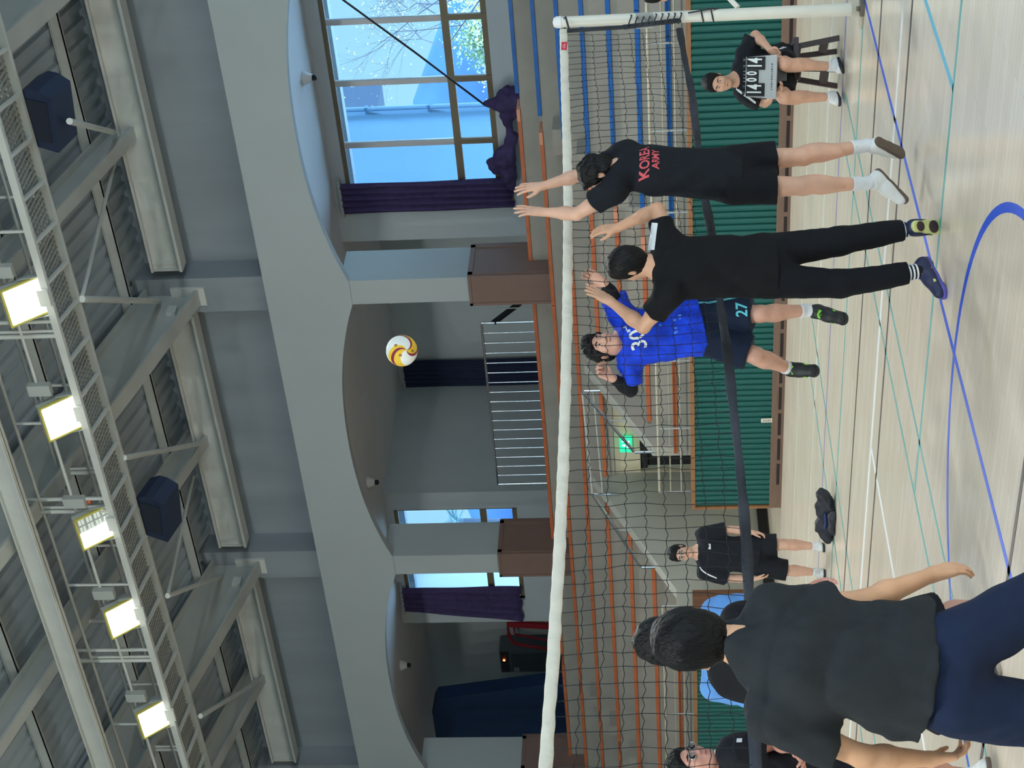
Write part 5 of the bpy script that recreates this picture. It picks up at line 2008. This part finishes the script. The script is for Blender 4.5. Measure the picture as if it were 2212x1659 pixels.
pK.shirt(fabric('black_tee_k', (24, 25, 30)), 0.98, 0.02, 0.024, 1.0, 0.009, 0.007, 121, srad=1.05)
pK.bottoms(fabric('black_shorts_k', (22, 24, 30)), 0.8, (0.115, 0.112), 0.14, seed=125)
pK.shoes(SHOEN, GUM, None, SOCKW, 0.14)

# ------------------------------------------------ G: light blue shirt beyond
dG = 8.78
jG = joints(dG, dict(head=(1470, 1402, -.05), neck=(1530, 1404, .0), shL=(1556, 1326, .0), shR=(1556, 1484, .0), elL=(1668, 1308, -.06), wrL=(1738, 1278, -.22), elR=(1670, 1500, -.05), wrR=(1740, 1480, -.25),
                     pelvis=(1772, 1404, .08), hipL=(1790, 1370, .06), hipR=(1790, 1438, .06), knL=(1936, 1338, -.10), knR=(1940, 1470, -.10), ankL=(2110, 1330, .0), ankR=(2106, 1478, .0),
                     heL=(2140, 1330, .08), toL=(2152, 1322, -.18), heR=(2138, 1484, .08), toR=(2156, 1452, -.14)))
pG = Person('player in light blue shirt half hidden behind the nearest player, one hand out', jG, vdir(0.05, -0.05, -1), (206, 150, 134), 0.007)
pG.body({'L': dict(d=vdir(.5, -.8, -.3), n=vdir(-.6, -.3, -.6), curl=.28, spread=.08), 'R': dict(d=vdir(-.3, -.8, -.3), n=vdir(.6, -.3, -.6), curl=.3)})
pG.hair(1.1, 0.006, -0.06, 35, 1.2)
pG.face()
pG.shirt(fabric('light_blue_shirt', (104, 158, 226)), 0.55, 0.02, 0.024, 1.0, 0.009, 0.008, 131)
pG.bottoms(fabric('black_shorts_g', (20, 22, 28)), 0.80, (0.115, 0.112), 0.14, seed=135)
pG.shoes(mat('shoe_black_g', (38, 42, 40), 0.55), mat('sole_grey_g', (70, 66, 66), 0.6), mat('lace_black', (24, 24, 26), 0.6), SOCKW, 0.14)

# ------------------------------------------------ I: man at the left end behind the net
dI = 8.9
jI = joints(dI, dict(head=(1500, 1652, -.02), neck=(1558, 1672, .04), shL=(1588, 1622, -.12), shR=(1588, 1722, .16), elL=(1676, 1602, -.02), wrL=(1716, 1618, -.24), elR=(1680, 1750, .2), wrR=(1730, 1730, .0),
                     pelvis=(1776, 1692, .04), hipL=(1796, 1668, .0), hipR=(1796, 1722, .08), knL=(1956, 1668, -.1), knR=(1956, 1726, .0), ankL=(2102, 1676, .02), ankR=(2102, 1730, .1),
                     heL=(2134, 1690, .06), toL=(2142, 1644, -.10), heR=(2134, 1744, .1), toR=(2142, 1698, -.05)))
pI = Person('man in black T-shirt and glasses at the left end of the net, face turned sideways', jI, vdir(0.80, 0.12, -0.58), (206, 150, 132), 0.0065)
pI.body({'L': dict(d=vdir(-.4, -.3, -.8), n=vdir(-.3, .9, .2), curl=.4), 'R': dict(d=vdir(.1, -.9, -.3), n=vdir(.9, 0, .1), curl=.4)})
pI.hair(1.1, 0.0, -0.07, 41, 1.2)
pI.face(glasses=True)
shI = pI.shirt(fabric('black_tee_i', (28, 31, 38)), 0.62, 0.06, 0.022, 1.0, 0.008, 0.006, 141)
pI.bottoms(fabric('black_shorts_i', (24, 26, 32)), 0.8, (0.115, 0.112), 0.14, seed=145)
pI.shoes(SHOEW, GUM, None, SOCKW, 0.14)
v_, f_ = quad2(0.030, 0.028, 2)
project(v_, f_, at(1600, 1612, dI - .1), vdir(1, 0, 0), vdir(0, 1, 0), shI, WHITEP, 'print', pI.root, nvec=vdir(.55, .2, -.85))
project(v_, f_, at(1546, 1628, dI - .1), vdir(1, 0, 0), vdir(0, 1, 0), shI, WHITEP, 'print', pI.root, nvec=vdir(.35, .4, -.85))

# ------------------------------------------------ J: referee beyond the right edge, only the side of his head in the picture
dJ = 12.2
jJ = joints(dJ, dict(head=(1424, -24, .0), neck=(1466, -44, .0), shL=(1502, -92, .08), shR=(1500, -14 - 30, .05), elL=(1590, -110, .0), wrL=(1660, -100, -.1), elR=(1590, -58, .12), wrR=(1660, -60, .0),
                     pelvis=(1640, -100, .0), hipL=(1650, -125, .0), hipR=(1650, -80, .0), knL=(1780, -125, .0), knR=(1780, -75, .0), ankL=(1900, -125, .0), ankR=(1900, -75, .0),
                     heL=(1924, -122, .1), toL=(1930, -125, -.15), heR=(1924, -74, .1), toR=(1930, -75, -.15)))
pJ = Person('dark-haired man leaning in beside the net post at the right edge', jJ, vdir(-0.35, -0.3, 0.85), (206, 158, 134), 0.008)
pJ.body({'L': dict(d=vdir(0, -1, -.1), n=vdir(-.9, 0, .1), curl=.4), 'R': dict(d=vdir(0, -1, -.1), n=vdir(.9, 0, .1), curl=.4)})
pJ.hair(1.1, 0.0, -0.07, 45, 1.2)
pJ.shirt(BLACKT, 0.6, 0.06, 0.022, 1.0, 0.010, 0.006, 151)
pJ.bottoms(BLACKP, 1.9, (0.11, 0.105), 0.14, h=0.010, seed=155, name='trousers')
pJ.shoes(SHOEW, GUM, None, None)
# ================================================================== NET, POST, BALL, CLOTHES ON THE FLOOR
XN = -6.2
TOPP = [(12.71, 2.422), (12.5, 2.410), (11.479, 2.369), (10.785, 2.339), (9.967, 2.310), (9.231, 2.293), (8.516, 2.279), (7.87, 2.272), (7.204, 2.268), (6.822, 2.267), (6.259, 2.271), (5.656, 2.279), (5.064, 2.292), (4.0, 2.325), (2.9, 2.37), (1.9, 2.42)]
BOTP = [(12.484, 1.456), (11.938, 1.428), (11.418, 1.391), (10.771, 1.375), (9.915, 1.351), (9.551, 1.325), (8.721, 1.302), (8.121, 1.279), (7.893, 1.277), (7.201, 1.265), (6.818, 1.261), (6.458, 1.262), (6.056, 1.274), (5.372, 1.298), (5.162, 1.300), (4.0, 1.33), (2.9, 1.38), (1.9, 1.44)]


def interp(tab, y):
    t = sorted(tab)
    return float(np.interp(y, [q[0] for q in t], [q[1] for q in t]))


net = empty('volleyball_net', (XN, 7.2, 2.2), 'black volleyball net with white top tape across the court', 'net')
YA, YB = 12.52, 1.9
# top tape: folded band with small wrinkles
mb = MB()
n = 330
vs, fs = [], []
for i in range(n + 1):
    y = YA + (YB - YA) * i / n
    zt = interp(TOPP, y)
    hgt = 0.063 + 0.002 * math.sin(y * 9) + 0.0015 * math.sin(y * 31)
    wob = 0.0035 * math.sin(y * 23 + 1.4 * math.sin(y * 7)) + 0.003 * math.sin(y * 57 + 2 * math.sin(y * 11))
    sec = [(0.0, 0.0), (0.010 + wob, -0.006), (0.012 + wob * 1.5, -hgt * 0.5), (0.009 + wob * .6, -hgt), (-0.009 + wob * .6, -hgt), (-0.012 + wob, -hgt * 0.5), (-0.010 + wob, -0.006)]
    for (dx, dz) in sec:
        vs.append((XN + dx, y, zt + dz + 0.0012 * math.sin(y * 41)))
m = 7
for i in range(n):
    for k in range(m):
        fs.append((i * m + k, i * m + (k + 1) % m, (i + 1) * m + (k + 1) % m, (i + 1) * m + k))
mb.add(vs, fs, 0, True)
tp = mb.build('top_tape', M['tape'], net)
MB().box(XN + 0.012, XN + 0.0145, 12.14, 12.28, interp(TOPP, 12.2) - 0.056, interp(TOPP, 12.2) - 0.012).build('red_label', M['red'], tp)
MB().box(XN + 0.0145, XN + 0.0155, 12.165, 12.255, interp(TOPP, 12.2) - 0.044, interp(TOPP, 12.2) - 0.034).box(XN + 0.0145, XN + 0.0155, 12.18, 12.24, interp(TOPP, 12.2) - 0.030, interp(TOPP, 12.2) - 0.022).build('label_print', mat('label_pink', (240, 150, 160), 0.6), tp)
# bottom band
mb = MB()
vs, fs = [], []
n = 200
for i in range(n + 1):
    y = 12.45 + (YB - 12.45) * i / n
    zb = interp(BOTP, y)
    hh = 0.026 + 0.004 * math.sin(y * 4.1) + 0.002 * math.sin(y * 17)
    wob = 0.006 * math.sin(y * 11) + 0.003 * math.sin(y * 37)
    for (dx, dz) in ((0.006 + wob, hh), (0.009 - wob * .5, 0), (0.006 + wob * .5, -hh), (-0.006 + wob * .5, -hh), (-0.009 - wob * .5, 0), (-0.006 + wob, hh)):
        vs.append((XN + dx, y, zb + dz))
m = 6
for i in range(n):
    for k in range(m):
        fs.append((i * m + k, i * m + (k + 1) % m, (i + 1) * m + (k + 1) % m, (i + 1) * m + k))
mb.add(vs, fs, 0, True)
mb.build('bottom_band', M['band'], net)
# cords: square mesh about 10 cm, hanging a little unevenly
nv = int((12.42 - YB) / 0.098)
nh = 9
G = {}
for i in range(nv + 1):
    y = 12.42 - 0.098 * i
    for j in range(nh + 1):
        zt, zb = interp(TOPP, y) - 0.062, interp(BOTP, y)
        t = j / nh
        z = zt + (zb - zt) * t
        dy = 0.006 * math.sin(j * 1.7 + i * 0.35) + rng.uniform(-.005, .005)
        dz = rng.uniform(-.007, .007)
        dx = 0.03 * math.sin(math.pi * t) * math.sin(y * 1.3) + rng.uniform(-.006, .006)
        G[i, j] = Vector((XN + dx, y + (dy if 0 < j < nh else 0), z + (dz if 0 < j < nh else 0)))
cd_, kn_ = MB(), MB()


def cord(a, b, r, sag):
    mid_ = (a + b) / 2 + sag
    cd_.tube([a, mid_, b], r, 4, cap=False, sm=False)


for i in range(nv + 1):
    for j in range(nh + 1):
        if j < nh:
            cord(G[i, j], G[i, j + 1], 0.0021, Vector((rng.uniform(-.002, .002), rng.uniform(-.003, .003), 0)))
        if i < nv and 0 < j < nh:
            cord(G[i, j], G[i + 1, j], 0.0021, Vector((0, 0, -0.010 + rng.uniform(-.005, .004))))
        if 0 < j < nh:
            p = G[i, j]
            r = 0.0052
            kn_.add([p + Vector(q) * r for q in ((1, 0, 0), (-1, 0, 0), (0, 1, 0), (0, -1, 0), (0, 0, 1), (0, 0, -1))],
                    [(0, 2, 4), (2, 1, 4), (1, 3, 4), (3, 0, 4), (2, 0, 5), (1, 2, 5), (3, 1, 5), (0, 3, 5)])
o = cd_.build('net_mesh', M['cord'], net)
o['kind'] = 'stuff'
o = kn_.build('net_knots', M['cord'], net)
o['kind'] = 'stuff'
# side band and lashing at the post
mb = MB()
mb.bar((XN, 12.50, 2.36), (XN, 12.52, 1.90), 0.012, 0.05, up=(0, 1, 0)).bar((XN, 12.52, 1.90), (XN, 12.60, 1.44), 0.014, 0.06, up=(0, 1, 0))
mb.build('side_band', M['band'], net)
lc = MB()
for k in range(9):
    z = 1.86 - 0.05 * k
    lc.tube([(XN + .02, 12.50, z), (XN + .05, 12.62, z - 0.03), (XN + .02, 12.70, z - .01)], 0.006, 5)
lc.build('lashing', M['band'], net)
lc = MB()
lc.tube([(XN, 12.5, 2.33), (XN + 0.06, 12.62, 2.36), (XN, 12.70, 2.40), (XN - .06, 12.64, 2.37)], 0.009, 6)
lc.build('lashing', M['band'], net)
lc = MB()
lc.tube([(XN + .05, 12.62, 1.38), (XN + .06, 12.66, 1.18), (XN, 12.72, 1.10)], 0.007, 6)
lc.build('lashing', M['band'], net)

post = empty('net_post', (-6.2, 12.68, 0), 'white square net post with a small foot at the right edge', 'post')
ptop, pbot = aty(1216, 37, 12.68), Vector((-6.21, 12.68, 0.0))
ptop = Vector((-6.2, 12.66, 2.40))
mb = MB()
mb.tube([pbot + Vector((0, 0, .05)), ptop], [0.052, 0.044], 20)
mb.build('tube', M['whitepost'], post)
MB().tube([ptop, ptop + Vector((0, 0, 0.045))], [0.05, 0.046], 16).lathe([(0.046, 0.04), (0.036, 0.06), (0.01, 0.068)], ptop, (0, 0, 1), 16).build('cap', M['white'], post)
MB().lathe([(0.16, 0.0), (0.16, 0.012), (0.075, 0.02), (0.065, 0.08), (0.055, 0.085)], pbot, (0, 0, 1), 20).build('foot', mat('foot_cream', (196, 188, 170), 0.5), post)
MB().box(-6.19, -6.08, 12.50, 12.58, 0.0, 0.035).lathe([(0.02, 0.035), (0.02, 0.06)], (-6.14, 12.54, 0), (0, 0, 1), 10).build('foot_bolt', mat('bolt_grey', (120, 112, 100), 0.5), post)
MB().tube([(-6.16, 12.70, 0.98), (-5.75, 13.35, 1.55)], 0.022, 8).build('brace', M['whitepost'], post)
MB().box(-6.26, -6.14, 12.60, 12.64, 1.66, 1.80).build('winch', M['steel2'], post)
for z in (1.22, 1.14):
    MB().tube([(-6.2 + 0.055 * math.cos(a) * (1), 12.67 + 0.055 * math.sin(a), z + 0.06 * a / 6.28) for a in np.linspace(0, 6.28, 14)], 0.006, 5).build('strap', M['black'], post)

# ------------------------------------------------ ball
bpnt = at(868, 757.5, 11.40)
ball = empty('volleyball', bpnt, 'white, yellow and maroon volleyball in the air above the net', 'ball')
RB = 0.1052


def ball_mat(name, rgb):
    return mat(name, rgb, 0.5, spec=0.35, var=0.04, vscale=20, bump=0.25, bscale=500)


BW, BY, BM_ = ball_mat('ball_white', (232, 234, 230)), ball_mat('ball_yellow', (232, 190, 50)), ball_mat('ball_maroon', (132, 34, 62))
# swirl panels around a pole that faces the viewer (a bit right and below the middle of the disc)
pole = nrmz(-FV * 0.93 + RV * 0.02 - UPV * 0.34)
e1 = nrmz(DV - pole * np.dot(DV, pole))
e2 = nrmz(-RV - pole * np.dot(-RV, pole) - e1 * np.dot(-RV, e1))
NT, NP = 120, 48
SECT = [(0, 60, 'y'), (60, 82, 'm'), (82, 165, 'w'), (165, 210, 'y'), (210, 231, 'm'), (231, 255, 'y'), (255, 342, 'w'), (342, 360, 'm')]
pan = {'w': MB(), 'y': MB(), 'm': MB()}


def bpt(th, ph, r):
    v = pole * math.cos(th) + (e1 * math.cos(ph) + e2 * math.sin(ph)) * math.sin(th)
    return Vector(V3(bpnt) + v * r)


for i in range(NP):
    t0, t1 = math.pi * i / NP, math.pi * (i + 1) / NP
    for k in range(NT):
        a0, a1 = 2 * math.pi * k / NT, 2 * math.pi * (k + 1) / NT
        am = (a0 + a1) / 2
        # follow the spiral with the grid itself so that panel edges stay clean
        f0, f1 = -1.17 * t0, -1.17 * t1
        dmid = math.degrees(am) % 360
        c = 'w'
        edge = 9
        for lo_, hi_, cc in SECT:
            if lo_ <= dmid < hi_:
                c = cc
                edge = min(dmid - lo_, hi_ - dmid)
        pan[c].add([bpt(t0, a0 + f0, RB), bpt(t1, a0 + f1, RB), bpt(t1, a1 + f1, RB), bpt(t0, a1 + f0, RB)], [(0, 1, 2, 3)], 0, True)
for c, m_ in (('w', BW), ('y', BY), ('m', BM_)):
    pan[c].build('ball_panel', m_, ball)
mk = MB()
for (th, ph) in ((0.5, 2.4), (0.75, 3.6), (0.45, 0.1)):
    q = bpt(th, ph, RB + 0.0006)
    nn_ = Vector(nrmz(V3(q) - V3(bpnt)))
    s1 = nn_.cross(Vector((0, 0, 1))).normalized()
    s2 = nn_.cross(s1)
    mk.add([q - s1 * .008 - s2 * .010, q + s1 * .008 - s2 * .010, q + s1 * .008 + s2 * .010, q - s1 * .008 + s2 * .010], [(0, 1, 2, 3)])
mk.build('ball_mark', mat('ball_print', (150, 110, 40), 0.6), ball)

# ------------------------------------------------ jacket dropped on the floor
jp = [(1768, 1078), (1784, 1072), (1797, 1085), (1797, 1110), (1800, 1135), (1798, 1156), (1776, 1122), (1768, 1134), (1782, 1100)]
gp = [at(x, y, 16.85) for x, y in jp]
gx = sum(p.x for p in gp) / len(gp)
e = empty('jacket', (-11.55, 12.55, 0), 'black jacket dropped in a heap on the court floor', 'jacket')
F = Field((-12.4, 11.9, -0.05), (-10.9, 13.2, 0.40), 0.011)


def gpt(x, y, z):
    d = ray(x, y)
    t = (12.62 - CAM.y) / d.y
    p = CAM + d * t
    return V3((p.x, 12.60, z))


F.cap(gpt(1790, 1070, .10), gpt(1790, 1090, .09), .045, .085, .05)
F.cap(gpt(1790, 1088, .09), gpt(1790, 1118, .07), .095, .075, .06)
F.cap(gpt(1790, 1110, .08), gpt(1790, 1132, .11), .07, .085, .06)
F.cap(gpt(1785, 1128, .14), gpt(1770, 1136, .17), .07, .03, .05)
F.cap(gpt(1795, 1130, .06), gpt(1798, 1158, .04), .07, .045, .05)
F.cap(gpt(1782, 1100, .13), gpt(1775, 1086, .15), .05, .03, .04)
F.cap(gpt(1795, 1100, .04) + np.array([0.05, -.12, 0]), gpt(1797, 1125, .03) + np.array([0, -.14, 0]), .06, .04, .05)
F.noise(0.030, 20, 3)
F.noise(0.016, 55, 6)
F.cut((0, 0, 0.003), (0, 0, -1))
link('cloth', F.mesh('jacket'), mat('jacket_black', (36, 38, 48), 0.6, var=0.35, vscale=6, bump=0.3, bscale=40), e)
MB().tube([gpt(1794, 1092, .10) + np.array([0, -.10, 0]), gpt(1795, 1112, .09) + np.array([0, -.10, 0]), gpt(1793, 1124, .10) + np.array([0, -.10, 0])], 0.012, 6).build('drawstring', mat('jacket_blue', (40, 62, 120), 0.6), e)

# ------------------------------------------------ heap of curtain on the sill of the large window
F = Field((-16.4, 25.6, 3.5), (-13.2, 26.6, 5.1), 0.02)


def wp(x, y, Y=26.15):
    return V3(aty(x, y, Y))


F.cap(wp(1047, 223), wp(1102, 214), .04, .25, .05)
F.cap(wp(1085, 205), wp(1105, 245), .14, .15, .06)
F.cap(wp(1098, 240), wp(1106, 300), .12, .10, .06)
F.cap(wp(1106, 290), wp(1096, 345), .09, .13, .06)
F.cap(wp(1088, 330), wp(1070, 362), .11, .09, .06)
F.cap(wp(1066, 356), wp(1058, 350), .08, .04, .04)
F.cap(wp(1092, 345), wp(1104, 400), .16, .12, .06)
F.noise(0.04, 13, 8)
F.noise(0.02, 36, 9)
o = link('curtain_heap', F.mesh('heap'), M['purple'])
tag(o, 'dark purple curtain bunched up along the sill of the large window', 'curtain')
